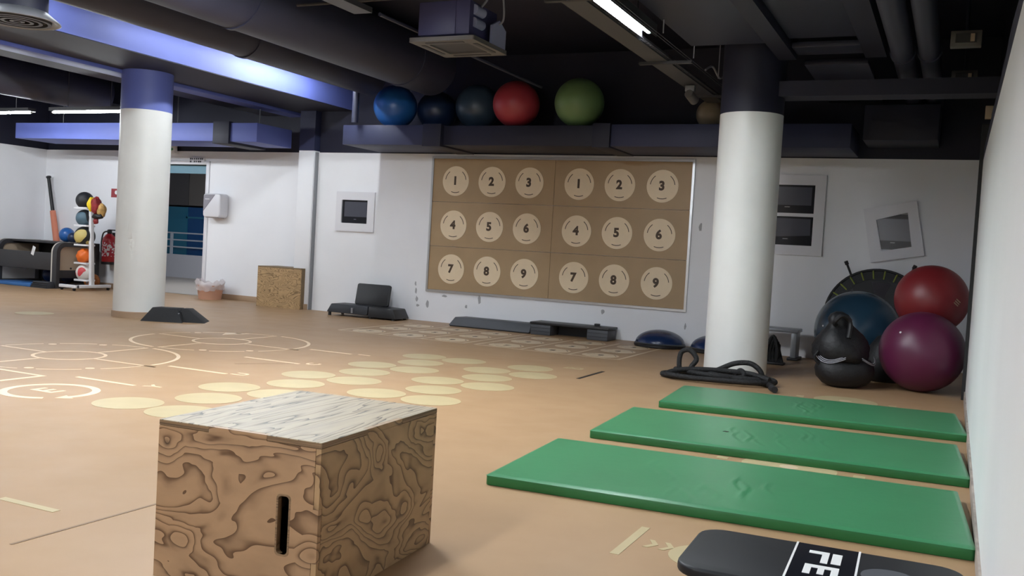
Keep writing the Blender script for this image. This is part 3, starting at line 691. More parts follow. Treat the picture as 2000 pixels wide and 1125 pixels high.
# ------------------------------------------------------------------ plywood boxes
def plybox(label, loc, rz, W, D, Hh, mats, slot, hid):
    o = thing('plywood_box', label, 'plywood box', loc, rz)
    t = .018; a, b_ = W/2, D/2
    # top with a notch in the middle of the front edge and of the right edge
    tp = [(-a, -b_), (-a*.36, -b_), (-a*.36, -b_+t), (a*.36, -b_+t), (a*.36, -b_), (a, -b_), (a, -b_*.30), (a-t, -b_*.30), (a-t, b_*.30), (a, b_*.30), (a, b_), (-a, b_)]
    B().prism(tp, Hh-t, Hh).build('top_panel', mats[0], o, bevel=.0012, seg=1, smooth=0)
    sx0, sx1, sz0, sz1 = slot
    # front panel (toward -y) with the hand slot, tab rising into the top notch
    fr_ = B().box(-a, sx0, -b_, -b_+t, 0, Hh-t-.001).box(sx1, a-t-.001, -b_, -b_+t, 0, Hh-t-.001)
    fr_.box(sx0, sx1, -b_, -b_+t, 0, sz0).box(sx0, sx1, -b_, -b_+t, sz1, Hh-t-.001)
    fr_.box(-a*.36+.001, a*.36-.001, -b_, -b_+t-.001, Hh-t-.001, Hh-.0006)
    fr_.box(a-t-.001, a-.0006, -b_, -b_+t, Hh*.28, Hh*.60)
    fr_.build('front_panel', mats[1], o, smooth=0)
    B().ringprism(rrect(sx0-.006, sx1+.006, sz0-.006, sz1+.006, .014), rrect(sx0, sx1, sz0, sz1, .012), -b_-.0008, -b_+t, 'y').build('slot_edge', 'ply_edge', o, smooth=0)
    sd_ = B().box(a-t, a, -b_+t+.001, b_-t, 0, Hh-t-.001)
    sd_.box(a-t, a-.0004, -b_+.001, -b_+t+.001, 0, Hh*.28-.001).box(a-t, a-.0004, -b_+.001, -b_+t+.001, Hh*.60+.001, Hh-t-.001)
    sd_.box(a-t, a-.0006, -b_*.30+.001, b_*.30-.001, Hh-t-.001, Hh-.0006)
    sd_.build('right_panel', mats[2], o, smooth=0)
    B().box(-a, -a+t, -b_+t, b_-t, 0, Hh-t-.001).build('left_panel', mats[2], o, smooth=0)
    B().box(-a, a, b_-t, b_, 0, Hh-t-.001).build('back_panel', mats[1], o, smooth=0)
    B().box(-a+t, a-t, -b_+t, b_-t, .004, t).build('bottom_panel', 'ply_plain', o, smooth=0)
    for e in ((-a+.001, -a*.36-.001, -b_-.0008, -b_+.002), (a*.36+.001, a-.001, -b_-.0008, -b_+.002), (a-.002, a+.0008, -b_+.001, -b_*.30-.001), (a-.002, a+.0008, b_*.30+.001, b_-.001)):
        B().box(*e, Hh-t+.001, Hh-.002).build('edge_layer', 'ply_edge', o, smooth=0)
    return o
p1 = plybox('large plywood jump box in the foreground with a dark hand slot', (-1.957, 2.628, 0), .060, .598, .762, .50,
            ('ply_top', 'ply_front', 'ply_side'), (.158, .196, .150, .325), None)
# far box standing higher
p2 = thing('plywood_box', 'smaller looking plywood jump box standing against the far white wall', 'plywood box', (-9.21, 11.70, 0), .02)
W, D, Hh, t = .80, .48, .615, .018
B().box(-W/2, W/2, -D/2, D/2, Hh-t, Hh).build('top_panel', 'ply_plain', p2, bevel=.001, seg=1, smooth=0)
B().box(-W/2, W/2, -D/2, -D/2+t, 0, Hh-t).build('front_panel', 'ply_far', p2, smooth=0)
sp = B().box(W/2-t, W/2, -D/2+t, -.02, 0, Hh-t).box(W/2-t, W/2, .14, D/2, 0, Hh-t).box(W/2-t, W/2, -.02, .14, 0, .515).box(W/2-t, W/2, -.02, .14, .555, Hh-t)
sp.build('right_panel', 'ply_plain', p2, smooth=0)
for k in range(4): B().cyl((W/2, -.12+.09*k, .43), (W/2+.001, -.12+.09*k, .43), .012, n=8).build('bolt_mark', 'ink', p2)
B().box(-W/2, -W/2+t, -D/2+t, D/2, 0, Hh-t).build('left_panel', 'ply_plain', p2, smooth=0)
B().box(-W/2, W/2, D/2-t, D/2, 0, Hh-t).build('back_panel', 'ply_plain', p2, smooth=0)
B().box(-W/2+t, W/2-t, -D/2+t, D/2-t, .002, t).build('bottom_panel', 'ply_plain', p2, smooth=0)

# ------------------------------------------------------------------ green mats
def gmat(cx, cy, rz, sx, sy, label, wr, seed):
    o = thing('exercise_mat', label, 'exercise mat', (cx, cy, 0), rz, 'green folding mats by the right wall')
    T_ = .052; r = .010; rnd = random.Random(seed)
    # top sheet with creases running across
    nx, ny = 170, 50
    NC = 9
    cr = [(wr[0]+(wr[1]-wr[0])*(i+rnd.uniform(.2, .8))/NC, rnd.uniform(-.50, -.05), rnd.uniform(.25, .55), rnd.uniform(-.24, -.16), rnd.uniform(.0020, .0042), rnd.uniform(0, 6)) for i in range(NC)]
    vs = []; fs = []
    for j in range(ny+1):
        for i in range(nx+1):
            x = -sx/2+sx*i/nx; y = -sy/2+sy*j/ny
            z = T_
            for (c0, ys, ln, sl, am, ph) in cr:
                u = (y-ys)/ln
                if 0 < u < 1:
                    xc = c0+sl*(y-ys)+.018*math.sin(y*17+ph)
                    d = (x-xc)/.011
                    z += am*math.sin(PI*u)*(math.exp(-d*d)-.55*math.exp(-(d-1.7)**2))
            e = min(x+sx/2, sx/2-x, y+sy/2, sy/2-y)
            if e < .012: z -= .007*(1-e/.012)**2
            vs.append((x, y, z))
    for j in range(ny):
        for i in range(nx):
            k = j*(nx+1)+i; fs.append((k, k+1, k+nx+2, k+nx+1))
    B().add(vs, fs).build('top_cover', 'green', o, smooth=60, fix=True)
    B().prism(rrect(-sx/2, sx/2, -sy/2, sy/2, .018), .001, T_-.006).build('side_band', 'greenside', o, bevel=.004)
    return o
g1 = gmat(-.905, 4.485, .060, 2.05, 1.03, 'green exercise mat nearest the camera, beside the black step', (-.35, .25), 1)
g2 = gmat(-.905, 5.86, .060, 2.05, 1.03, 'middle one of the three green exercise mats, with a small hole', (-.30, .35), 2)
g3 = gmat(-.905, 7.28, .075, 2.05, .99, 'farthest green exercise mat, beside the black rope', (-.05, .10), 3)
h = B().prism([(-.018, -.010), (.012, -.018), (.020, .004), (-.006, .014)], .0528, .0542).build('hole_patch', 'slit', g2, smooth=0); h.location = (-.30, -.03, 0)

# ------------------------------------------------------------------ black step, bottom right
st = thing('aerobic_step', 'black platform step with white letters at the bottom right', 'step', (-.315, 3.12, 0), .035)
B().prism(rrect(-.425, .42, -.24, .24, .09), .115, .150).build('deck', 'deckblack', st, bevel=.010, seg=3)
B().prism(rrect(-.39, .39, -.21, .21, .07), 0, .115).build('riser', 'black', st, bevel=.006)
B().box(-.095, .098, -.232, .232, .1500, .1508).build('print_band', 'blackg', st, smooth=0)
for x in (-.098, .102): B().box(x-.0035, x+.0035, -.235, .237, .1498, .1514).build('white_line', 'white_sign', st, smooth=0)
B().prism(circ(.085, 40, .20, .0), .1498, .1512).build('round_emblem', 'greyplastic', st, smooth=0)
def stencil(polys, y0):
    q = B()
    for p in polys: q.prism([(px, y0+py) for px, py in p], .1500, .1516)
    return q.build('letter', 'white_sign', st, smooth=0)
# F and E with their tops toward +x, read toward the camera
stencil([[(-.052, 0), (.012, 0), (.012, -.125), (-.010, -.125), (-.010, -.030), (-.052, -.030)], [(.022, -.004), (.052, -.004), (.052, -.118), (.022, -.118)]], .160)
stencil([[(-.052, 0), (.052, 0), (.052, -.10), (.030, -.10), (.030, -.030), (.010, -.030), (.010, -.09), (-.010, -.09), (-.010, -.030), (-.030, -.030), (-.030, -.10), (-.052, -.10)]], .005)

# ------------------------------------------------------------------ exercise balls
def ball(label, c, r, m, group=None, flat=.985, plug=None):
    o = thing('exercise_ball', label, 'exercise ball', (c[0], c[1], c[2]-r*flat), group=group)
    B().sphere((0, 0, r*flat), r, 48, 28, (1, 1, flat)).build('shell', m, o, smooth=180)
    if c[2] > 2: o['group'] = 'exercise balls on the high duct'
    else: o['group'] = 'exercise balls in the right corner'
    if plug:
        d = Vector(plug).normalized(); p = Vector((0, 0, r*flat))+Vector((d.x*r, d.y*r, d.z*r*flat))
        B().cyl(p-d*.006, p+d*.003, .010, n=10).build('valve_plug', 'whiteplastic', o)
    return o
ball('big dark blue exercise ball behind the black bag', (-.88, 10.55, .43), .436, 'bblue', plug=(-.72, -.68, .12))
ball('purple exercise ball on the floor in the right corner', (-.222, 9.46, .366), .372, 'bpurple', plug=(-.5, -.75, .5))
rb = ball('red exercise ball resting on the purple one', (-.185, 10.0, .835), .337, 'bred')
for k in range(3): B().prism(rrect(-.03, .03, -.006+.02*k, .004+.02*k, .004), 0, .001).build('print_mark', 'print', rb, smooth=0).matrix_local = Matrix.Translation(Vector((0, 0, .332))+Vector((.64, -.76, -.06)).normalized()*.3375) @ Vector((.64, -.76, -.06)).normalized().to_track_quat('Z', 'Y').to_matrix().to_4x4() @ Matrix.Rotation(-.6, 4, 'Z')
SH = 2.63
ball('bright blue exercise ball at the left end of the high duct', (-7.02, 11.02, SH+.29), .295, 'bblue2')
ball('darker blue exercise ball half behind the bright blue one up on the duct', (-6.55, 11.34, SH+.275), .275, 'bdarkblue')
ball('slate blue exercise ball up on the duct, left of the red one', (-5.86, 11.22, SH+.30), .30, 'bslate')
ball('bright red exercise ball up on the duct', (-5.20, 11.00, SH+.298), .30, 'bred2')
ball('green exercise ball up on the duct', (-4.34, 11.0, SH+.305), .308, 'bgreen')
ball('small beige ball up on the duct beside the right column', (-2.72, 11.12, SH+.17), .175, 'bbeige')

# ------------------------------------------------------------------ half-dome trainers
def dome(label, x, y):
    o = thing('balance_dome', label, 'balance trainer', (x, y, 0), group='blue balance domes by the back wall')
    B().lathe([(.30, 0), (.315, .012), (.315, .035), (.305, .045)], 48).build('base_rim', 'black', o)
    B().lathe([(.300*math.cos(a), .042+.165*math.sin(a)) for a in [i*PI/2/14 for i in range(14)]]+[(.004, .207)], 48).build('dome', 'bosu', o, smooth=80)
    B().lathe([(.302, .042), (.306, .048), (.298, .056)], 48).build('rim_ring', 'greyplastic', o)
    return o
dome('blue balance dome fully in view by the back wall', -3.20, 11.26)
dome('blue balance dome half hidden by the right column', -2.50, 11.22)

# ------------------------------------------------------------------ aerobic steps along the back wall
s1 = thing('aerobic_step', 'long slim charcoal step lying under the left half of the board', 'step', (-5.55, 11.42, 0), .0)
B().hexa([(-.60, -.17, .012), (.60, -.17, .012), (.60, .17, .012), (-.60, .17, .012)], [(-.54, -.10, .125), (.60, -.10, .125), (.60, .15, .125), (-.50, .15, .125)]).build('shell', 'greyplastic', s1, bevel=.01, seg=2)
B().box(-.58, .58, -.16, .16, 0, .014).build('foot_rim', 'black', s1, smooth=0)
s2 = thing('aerobic_step', 'black step on two grey riser blocks under the right half of the board', 'step', (-4.40, 11.42, 0), 0)
B().box(-.54, .54, -.19, .17, .135, .165).build('deck', 'black', s2, bevel=.008)
B().box(-.53, -.25, -.18, .15, 0, .135).build('riser_block', 'greyplastic', s2, bevel=.012)
B().box(.25, .53, -.18, .15, 0, .135).build('riser_block', 'greyplastic', s2, bevel=.012)
for x in (-.39, .39):
    for k in (1, 2): B().box(x-.138, x+.138, -.184, -.178, .045*k, .045*k+.006).build('groove', 'charcoal', s2, smooth=0)
B().box(-.25, .25, .10, .14, 0, .135).build('rear_skirt', 'black', s2, smooth=0)
B().box(.27, .33, .02, .09, .165, .195).build('clip', 'black', s2, bevel=.005)
s3 = thing('aerobic_step', 'black adjustable bench step with raised backrest by the left monitor', 'step', (-7.50, 11.33, 0), .06)
B().hexa([(-.56, -.20, .05), (.10, -.20, .04), (.10, .20, .04), (-.56, .20, .05)], [(-.50, -.18, .17), (.10, -.18, .17), (.10, .18, .17), (-.50, .18, .17)]).build('deck_half', 'charcoal', s3, bevel=.012)
B().hexa([(.11, -.20, .02), (.56, -.20, .02), (.56, .20, .02), (.11, .20, .02)], [(.11, -.18, .17), (.50, -.18, .155), (.50, .18, .155), (.11, .18, .17)]).build('deck_half', 'black', s3, bevel=.012)
bk = B().prism(rrect(-.27, .27, 0, .31, .03), -.02, .02, 'y').build('backrest', 'black', s3, bevel=.006); bk.location = (.02, .06, .165); bk.rotation_euler = (-.22, 0, 0)
for x in (-.52, .14, .50):
    B().cyl((x, -.17, 0), (x, -.17, .06), .022, n=10).build('foot', 'black', s3)
    B().cyl((x, .17, 0), (x, .17, .06), .022, n=10).build('foot', 'black', s3)
B().cyl((-.14, -.20, .06), (-.14, -.20, .13), .018, n=10).build('adjuster_pin', 'steel', s3)

# ------------------------------------------------------------------ black ramp by the left column
rp = thing('wedge_step', 'black sloped rubber wedge step at the foot of the left column', 'step', (-8.36, 8.55, 0), .44)
B().hexa([(-.36, -.20, 0), (.14, -.20, 0), (.04, .22, 0), (-.30, .22, 0)], [(-.30, .02, .15), (-.02, .04, .15), (.02, .20, .15), (-.26, .20, .15)]).build('wedge', 'rubber', rp, bevel=.006)
B().hexa([(.10, -.10, 0), (.37, -.10, 0), (.33, .22, 0), (.045, .22, 0)], [(.03, .06, .15), (.11, .06, .15), (.13, .20, .15), (.045, .20, .15)]).build('wedge', 'rubber', rp, bevel=.006)
B().hexa([(.0, -.02, .01), (.14, -.02, .01), (.10, .18, .01), (.0, .18, .01)], [(-.02, .05, .12), (.06, .05, .12), (.08, .18, .12), (.0, .18, .12)]).build('hinge_block', 'charcoal', rp)
for k in range(3): B().cyl((.035+.022*k, -.02, .095-.026*k), (.035+.022*k, -.05, .090-.026*k), .008, n=8).build('bolt', 'steel', rp)

# ------------------------------------------------------------------ dispenser, bin, signs
dp = thing('towel_dispenser', 'white wall dispenser with grey corner right of the doorway', 'dispenser', (-10.945, YL, 1.32))
B().prism(rrect(-.18, .18, 0, .385, .05), -.20, 0, 'y').build('case', 'whiteplastic', dp, bevel=.02, seg=3)
B().prism([(-.165, .10), (-.165, .34), (-.13, .365), (.07, .367)], -.206, -.198, 'y').build('grey_window', 'greyflap', dp, smooth=0)
B().box(-.14, .14, -.17, -.05, -.010, .004).build('outlet', 'greyflap', dp, bevel=.003)
B().box(-.13, -.04, -.210, -.205, .285, .297).build('logo_bar', 'whiteplastic', dp, smooth=0)
bn = thing('waste_bin', 'pink plastic bin with a clear bag beside the doorway', 'bin', (-10.83, 11.78, 0))
def oval(prof, n=28): 
    q = B(); m_ = len(prof)
    for (rx, ry, z) in prof: q.v += [(rx*math.cos(2*PI*k/n), ry*math.sin(2*PI*k/n), z) for k in range(n)]
    for i in range(m_-1):
        for k in range(n):
            l = (k+1) % n; q.f.append((i*n+k, i*n+l, (i+1)*n+l, (i+1)*n+k))
    q.f.append(tuple(range(n))[::-1]); return q
oval([(.195, .15, 0), (.225, .175, .20), (.235, .185, .23), (.225, .175, .225), (.19, .145, .02)]).build('basket', 'basket', bn)
rnd = random.Random(4)
fb = B(); n = 40; lv = [(.235, .19, .15), (.24, .19, .21), (.25, .195, .25), (.215, .165, .30), (.19, .145, .26), (.18, .135, .12)]
for i, (rx, ry, z) in enumerate(lv):
    for k in range(n):
        q = 1+.05*math.sin(k*.8+i)+rnd.uniform(-.07, .07)+(.16 if 14 < k < 22 and i in (1, 2) else 0); a = 2*PI*k/n
        fb.v.append((rx*q*math.cos(a), ry*q*math.sin(a), z+(.012*math.sin(k*1.7+i*.6)+.030*math.sin(a*2+1)+rnd.uniform(-.012, .012)) * (1 if 0 < i < 5 else .5)))
for i in range(len(lv)-1):
    for k in range(n):
        l = (k+1) % n; fb.f.append((i*n+k, i*n+l, (i+1)*n+l, (i+1)*n+k))
fb.build('bag_liner', 'bagfilm', bn, smooth=60)
es = thing('exit_sign', 'small lit sign box above the doorway beside the left column', 'sign', (-12.05, YL-.06, 2.36))
B().box(-.13, .13, 0, .06, 0, .14).build('case', 'white_sign', es, bevel=.004)
B().prism([(-.02, .05), (.06, .05), (.06, .035), (.10, .065), (.06, .095), (.06, .08), (-.02, .08)], -.003, 0, 'y').build('arrow', 'signgreen', es, smooth=0)
ds = thing('door_sign', 'small grey text plate over the doorway', 'sign', (-11.46, YL-.025, 2.25))
B().box(-.16, .16, 0, .004, -.05, .05).build('plate', 'whiteplastic', ds, smooth=0)
for r_ in range(2):
    for k in range(7):
        if random.random() < .85: B().box(-.15+k*.043, -.15+k*.043+random.uniform(.02, .036), -.003, 0, -.035+r_*.045, -.035+r_*.045+.028).build('dark_print', 'greyplastic', ds, smooth=0)
fe = thing('fire_extinguisher', 'red fire extinguisher hanging on the wall by the left column', 'fire extinguisher', (-13.25, YL-.14, .42))
B().lathe([(.10, 0), (.115, .02), (.115, .40), (.10, .46), (.06, .51), (.035, .53)], 28).build('cylinder', 'red', fe)
B().lathe([(.117, .14), (.117, .38)], 28).build('label_wrap', 'redlabel', fe)
B().lathe([(.118, 0), (.120, .015), (.118, .045)], 28).build('foot_ring', 'black', fe)
B().box(-.03, .03, -.03, .03, .53, .60).build('valve', 'black', fe, bevel=.008)
B().box(-.02, .16, -.015, .015, .585, .605).build('lever', 'black', fe, bevel=.004)
B().tube(catmull([(-.03, 0, .57), (-.12, -.02, .54), (-.14, -.04, .40), (-.13, -.05, .22)], 6), .013, 8).build('hose', 'black', fe)
B().box(-.05, .05, .10, .14, .35, .55).build('wall_bracket', 'black', fe, smooth=0)
sg = thing('fire_sign', 'small red safety sign on the white wall by the left column', 'sign', (-13.30, YL-.006, 1.66))
B().box(-.10, .10, 0, .005, -.075, .075).build('plate', 'redsign', sg, smooth=0)
B().prism(circ(.035, 16, .02, .01), -.002, 0, 'y').build('symbol', 'white_sign', sg, smooth=0)

# ------------------------------------------------------------------ left corner: storage bench, rack, balls, bat
cb_ = thing('storage_bench', 'charcoal storage bench with rounded corners and beige inside, left corner', 'storage bench', (-13.42, 11.00, 0))
L0 = -1.50; Dp = .86; Hc = .765
def prof(x, inset, r): 
    y0, y1, z0, z1 = inset, Dp-inset, inset, Hc-inset
    return [(y1, z0), (y1, z1)]+[(y0+r-r*math.sin(a), z1-r+r*math.cos(a)) for a in [i*PI/2/8 for i in range(9)]]+[(y0, z0)]
def endframe(x0, x1, nm, m):
    ou = prof(0, 0, .17); inn = prof(0, .07, .11)
    return B().ringprism(ou, inn, x0, x1, 'x').build(nm, m, cb_)
endframe(-.10, 0, 'end_frame', 'cab'); endframe(L0, L0+.10, 'end_frame', 'cab')
for x0 in (-.125, L0-.0): 
    ou = prof(0, -.004, .174); inn = prof(0, .022, .15)
    B().ringprism(ou, inn, x0, x0+.026, 'x').build('edge_strip', 'cabedge', cb_)
B().box(-.07, -.055, .06, Dp-.06, .30, Hc-.06).build('beige_end_panel', 'cabin', cb_, smooth=0)
B().box(-.07, -.055, .06, Dp-.06, .17, .30).build('lower_end_panel', 'cab', cb_, smooth=0)
B().cyl((-.054, .33, .33), (-.05, .33, .33), .018, n=10).build('screw_cap', 'cab', cb_)
B().box(L0+.06, L0+.075, .06, Dp-.06, .30, Hc-.06).build('beige_end_panel', 'cabin', cb_, smooth=0)
B().box(L0+.10, -.10, .0, .03, .30, .585).build('front_panel', 'cab', cb_, bevel=.005)
B().box(L0+.10, -.10, Dp-.03, Dp, .05, Hc).build('back_panel', 'cab', cb_, smooth=0)
B().box(L0+.10, -.10, .03, Dp-.03, .29, .31).build('shelf', 'cab', cb_, smooth=0)
B().box(L0+.10, -.10, .24, Dp, Hc-.03, Hc).build('top_board', 'cab', cb_, smooth=0)
def simple_ball(name, label, cat, c, r, m, fn=None, n=28, group=None, detail=None):
    o = B().sphere((0, 0, 0), r, n, n//2+2, fn=fn).build(name, m, smooth=180); o.location = c
    return tag(o, label, cat, group)
simple_ball('gym_ball', group='balls around the storage bench', label='glossy blue ball lying on the storage bench', cat='ball', c=(-13.80, 11.50, Hc+.125), r=.125, m='bblue2')
simple_ball('gym_ball', group='balls around the storage bench', label='small dark blue ball beside the glossy blue one on the bench', cat='ball', c=(-13.56, 11.42, Hc+.085), r=.085, m='bdarkblue')
simple_ball('gym_ball', group='balls around the storage bench', label='navy ball lying under the storage bench', cat='ball', c=(-14.10, 11.45, .13+.06), r=.13, m='navyball')
simple_ball('gym_ball', group='balls around the storage bench', label='second navy ball under the storage bench, by its end frame', cat='ball', c=(-13.78, 11.55, .11+.06), r=.11, m='navyball')
bmx = B().box(-.62, .45, -.18, .55, 0, .055).build('foam_mat', 'matblue', bevel=.012); bmx.location = (-14.30, 11.04, .001); tag(bmx, 'flat blue foam mat under the storage bench', 'mat')
sb = thing('small_step', 'low black ribbed step on the floor before the storage bench', 'step', (-13.62, 10.92, 0), .0)
B().hexa([(-.20, -.09, 0), (.20, -.09, 0), (.20, .07, 0), (-.20, .07, 0)], [(-.18, -.04, .11), (.18, -.04, .11), (.18, .06, .11), (-.18, .06, .11)]).build('body', 'charcoal', sb, bevel=.008)
for k in range(3): B().box(-.19, .19, -.093+.014*k, -.08+.014*k, .025+.028*k, .033+.028*k).build('rib', 'black', sb, smooth=0)
nb = simple_ball('basketball', 'orange brown ball in the open end of the storage bench', 'ball', (-13.30, 11.62, .13), .13, 'net', fn=lambda d: 1+.05*math.sin(14*math.atan2(d[1], d[0])))
pp = B().box(-.03, .03, -.001, .001, 0, .16).build('paper_sheet', 'paper', smooth=0); pp.location = (-14.00, 10.995, .53); pp.rotation_euler = (.2, .45, .2); tag(pp, 'white paper slip sticking out of the bench front', 'paper')
bt = thing('training_bat', 'long orange bat with black handle leaning in the left corner', 'bat', (-14.40, 11.93, 0), rot=(.0, -.225, 0))
B().cyl((0, 0, 0), (0, 0, 1.33), .062, .048, 20).build('shaft', 'salmon', bt)
B().cyl((0, 0, 1.33), (0, 0, 1.92), .032, .030, 16).build('handle', 'black', bt)
B().lathe([(.030, 1.92), (.044, 1.935), (.044, 1.955), (.03, 1.965)], 16).build('knob', 'black', bt)

rk = thing('ball_rack', 'white steel ball rack with five shelves left of the column', 'rack', (-12.88, 11.25, 0), .0)
B().box(-.05, .05, -.36, .36, .045, .095).build('base_beam', 'rackw', rk, bevel=.008)
B().box(-.36, .05, -.34, -.28, .045, .095).build('base_beam', 'rackw', rk, bevel=.008)
for p in ((0, -.34), (0, .34), (-.32, -.31)): 
    B().cyl((p[0]-.012, p[1], .024), (p[0]+.012, p[1], .024), .024, n=12).build('castor', 'black', rk)
B().hexa([(-.03, -.035, .09), (.03, -.035, .09), (.03, .035, .09), (-.03, .035, .09)], [(-.10, -.03, 1.38), (-.05, -.03, 1.38), (-.05, .03, 1.38), (-.10, .03, 1.38)]).build('upright', 'rackw', rk, bevel=.006)
SZ = [.15, .43, .73, 1.05, 1.34]
for i, z in enumerate(SZ):
    x1 = -.02-.06*i/4
    B().ringprism(rrect(x1-.30, x1, -.10, .10, .03), rrect(x1-.27, x1-.03, -.07, .07, .02), z, z+.028).build('shelf_ring', 'rackw', rk)
B().cyl((-.20, .08, .1), (-.20, .08, 1.34), .016, n=10).build('rear_post', 'steel', rk)
bx, by = rk.location.x, rk.location.y
def rb_(i, r): return (bx-.17-.06*i/4, by, SZ[i]+.028+r*.80)
simple_ball('medicine_ball', group='balls on the white rack', label='white and red ball on the lowest rack shelf', cat='ball', c=rb_(0, .14), r=.14, m='ball_wr')
simple_ball('medicine_ball', group='balls on the white rack', label='orange knobbly ball on the second rack shelf', cat='ball', c=rb_(1, .125), r=.125, m='orange', fn=lambda d: 1+.10*math.cos(5*math.atan2(d[1], d[0]))*math.cos(5*math.asin(max(-1, min(1, d[2])))))
simple_ball('medicine_ball', group='balls on the white rack', label='black and yellow ball on the middle rack shelf', cat='ball', c=rb_(2, .165), r=.165, m='ball_by')
simple_ball('medicine_ball', group='balls on the white rack', label='black and slate blue ball on the fourth rack shelf', cat='ball', c=rb_(3, .14), r=.14, m='ball_bb')
simple_ball('medicine_ball', group='balls on the white rack', label='black ball on the top rack shelf', cat='ball', c=rb_(4, .142), r=.142, m='ballblack')
gv = thing('glove_bundle', 'yellow, red and tan gloves hanging from the ball rack', 'gloves', (-12.79, 11.12, 1.38))
def lump(c, r, sc, m, nm, sd):
    rr = random.Random(sd); ph = [rr.uniform(0, 6) for _ in range(4)]
    B().sphere(c, r, 20, 12, sc, fn=lambda d: 1+.13*math.sin(5*d[0]+ph[0])*math.sin(4*d[2]+ph[1])+.08*math.sin(9*d[1]+ph[2])).build(nm, m, gv, smooth=180)
lump((-.02, 0, .04), .085, (.7, .8, 1.3), 'glove1', 'yellow_glove', 1); lump((.09, .0, .02), .10, (.75, .8, 1.45), 'glove2', 'red_glove', 2)
lump((.17, .04, -.06), .09, (.8, .8, 1.3), 'glove3', 'tan_glove', 3); lump((.13, .0, -.15), .08, (1.3, .8, .6), 'black', 'black_strap', 4); lump((.10, .0, -.23), .05, (1, .6, 1), 'glove2', 'red_tag', 5)
pd_ = thing('black_bar', 'black roller bar leaning on the wall beside the ball rack', 'bar', (-12.52, 11.72, 0), rot=(0, -.13, 0))
B().cyl((0, 0, 0), (0, 0, .26), .045, .045, 14).build('sleeve', 'black', pd_); B().cyl((0, 0, .26), (0, 0, .68), .014, n=10).build('shaft', 'black', pd_)
B().sphere((0, 0, .73), .065, 18, 12).build('knob', 'black', pd_, smooth=180); B().cyl((0, -.06, .64), (0, .10, .64), .018, n=8).build('cross_grip', 'black', pd_)

# ------------------------------------------------------------------ right corner: trampoline, bags, bench, rope
tr = thing('mini_trampoline', 'black mini trampoline with lime loops leaning on the back wall', 'trampoline', (-.77, 11.18, .01), rot=(PI/2-.26, 0, .0))
R_ = .56
tc_ = Vector((0, R_+.01, 0))
def on(r, a): return (r*math.cos(a), R_+.012+r*math.sin(a), 0)
B().tube([on(R_-.016, 2*PI*i/56) for i in range(56)], .016, 10, True).build('frame_ring', 'black', tr)
B().ringprism([on(R_-.02, 2*PI*i/48)[:2] for i in range(48)], [on(R_-.13, 2*PI*i/48)[:2] for i in range(48)], -.008, .004).build('skirt_pad', 'ballblack', tr)
B().prism([on(R_-.128, 2*PI*i/48)[:2] for i in range(48)], -.004, .0).build('jump_mat', 'black', tr, smooth=0)
for k in range(6):
    a0 = k*PI/3+.2
    B().prism([on(.06, a0)[:2], on(R_-.15, a0)[:2], on(R_-.15, a0+.5)[:2]], .001, .004).build('grey_panel', 'greymesh', tr, smooth=0)
for k in range(26):
    a = 2*PI*k/26
    B().tube([on(R_-.005, a), (on(R_-.05, a)[0], on(R_-.05, a)[1], .012), on(R_-.12, a)], .009, 6).build('elastic_loop', 'lime', tr)
for a in (.98, 2.14, 4.1, 5.3):
    p = Vector(on(R_-.02, a)); 
    B().cyl(p, p+Vector((math.cos(a)*.10, math.sin(a)*.14, .06)), .013, n=10).build('leg', 'black', tr)
    q = p+Vector((math.cos(a)*.10, math.sin(a)*.14, .06)); B().cyl(q, q+Vector((math.cos(a)*.03, math.sin(a)*.04, .018)), .022, n=10).build('rubber_foot', 'black', tr)

bg = thing('sports_bag', 'slumped black sports bag with pale piping before the blue ball', 'bag', (-.86, 9.20, 0), .45)
def blob(prof_, nm, m, n=36, lean=(0, 0), amp=.05, sd=0):
    rr = random.Random(sd); ph = [rr.uniform(0, 6.28) for _ in range(6)]; q = B(); o = 0
    for i, (rx, ry, z) in enumerate(prof_):
        for k in range(n):
            a = 2*PI*k/n; w_ = 1+amp*math.sin(3*a+ph[0]+z*9)+amp*.6*math.sin(7*a+ph[1]+z*23)
            q.v.append((rx*w_*math.cos(a)+lean[0]*z, ry*w_*math.sin(a)+lean[1]*z, z))
    for i in range(len(prof_)-1):
        for k in range(n):
            l = (k+1) % n; q.f.append((i*n+k, i*n+l, (i+1)*n+l, (i+1)*n+k))
    q.f.append(tuple(range(n))[::-1]); q.f.append(tuple((len(prof_)-1)*n+k for k in range(n)))
    return q.build(nm, m, bg, smooth=180)
blob([(.12, .10, 0), (.20, .17, .03), (.255, .21, .09), (.27, .22, .16), (.255, .20, .22), (.225, .17, .26)], 'lower_pouch', 'bag', amp=.025, sd=3)
blob([(.235, .18, .235), (.258, .20, .30), (.25, .20, .37), (.225, .18, .43), (.185, .15, .49), (.135, .11, .54), (.10, .085, .58), (.105, .09, .625), (.08, .07, .665), (.03, .03, .69)], 'upper_body', 'bag', lean=(-.12, 0), amp=.075, sd=5)
for s_ in (-1, 1):
    for k in range(3 if s_ < 0 else 2):
        pts = [(.272*math.cos(a), .222*math.sin(a), .245-.028*k*.6+.055*abs(math.cos((a-math.radians(270))*1.3))*(0) + .05*(1-math.sin(PI*max(0, min(1, (t_)))))) for t_, a in [(i/10, math.radians(185+i*7.0) if s_ < 0 else math.radians(288+i*7.0)) for i in range(11)]]
        pts = [(x*(1-.03*k), y*(1-.03*k), z+.030*k-.02) for x, y, z in pts]
        B().tube(pts, .0045, 6).build('piping', 'piping', bg)
B().tube(catmull([(-.12, -.05, .56), (-.16, -.12, .60), (-.10, -.14, .66), (-.02, -.12, .60), (-.04, -.16, .46)], 6), .022, 8).build('strap', 'bag', bg)
B().tube(catmull([(-.25, -.05, .20), (-.30, -.05, .26), (-.27, -.05, .32)], 6), .012, 8).build('side_loop', 'bag', bg)
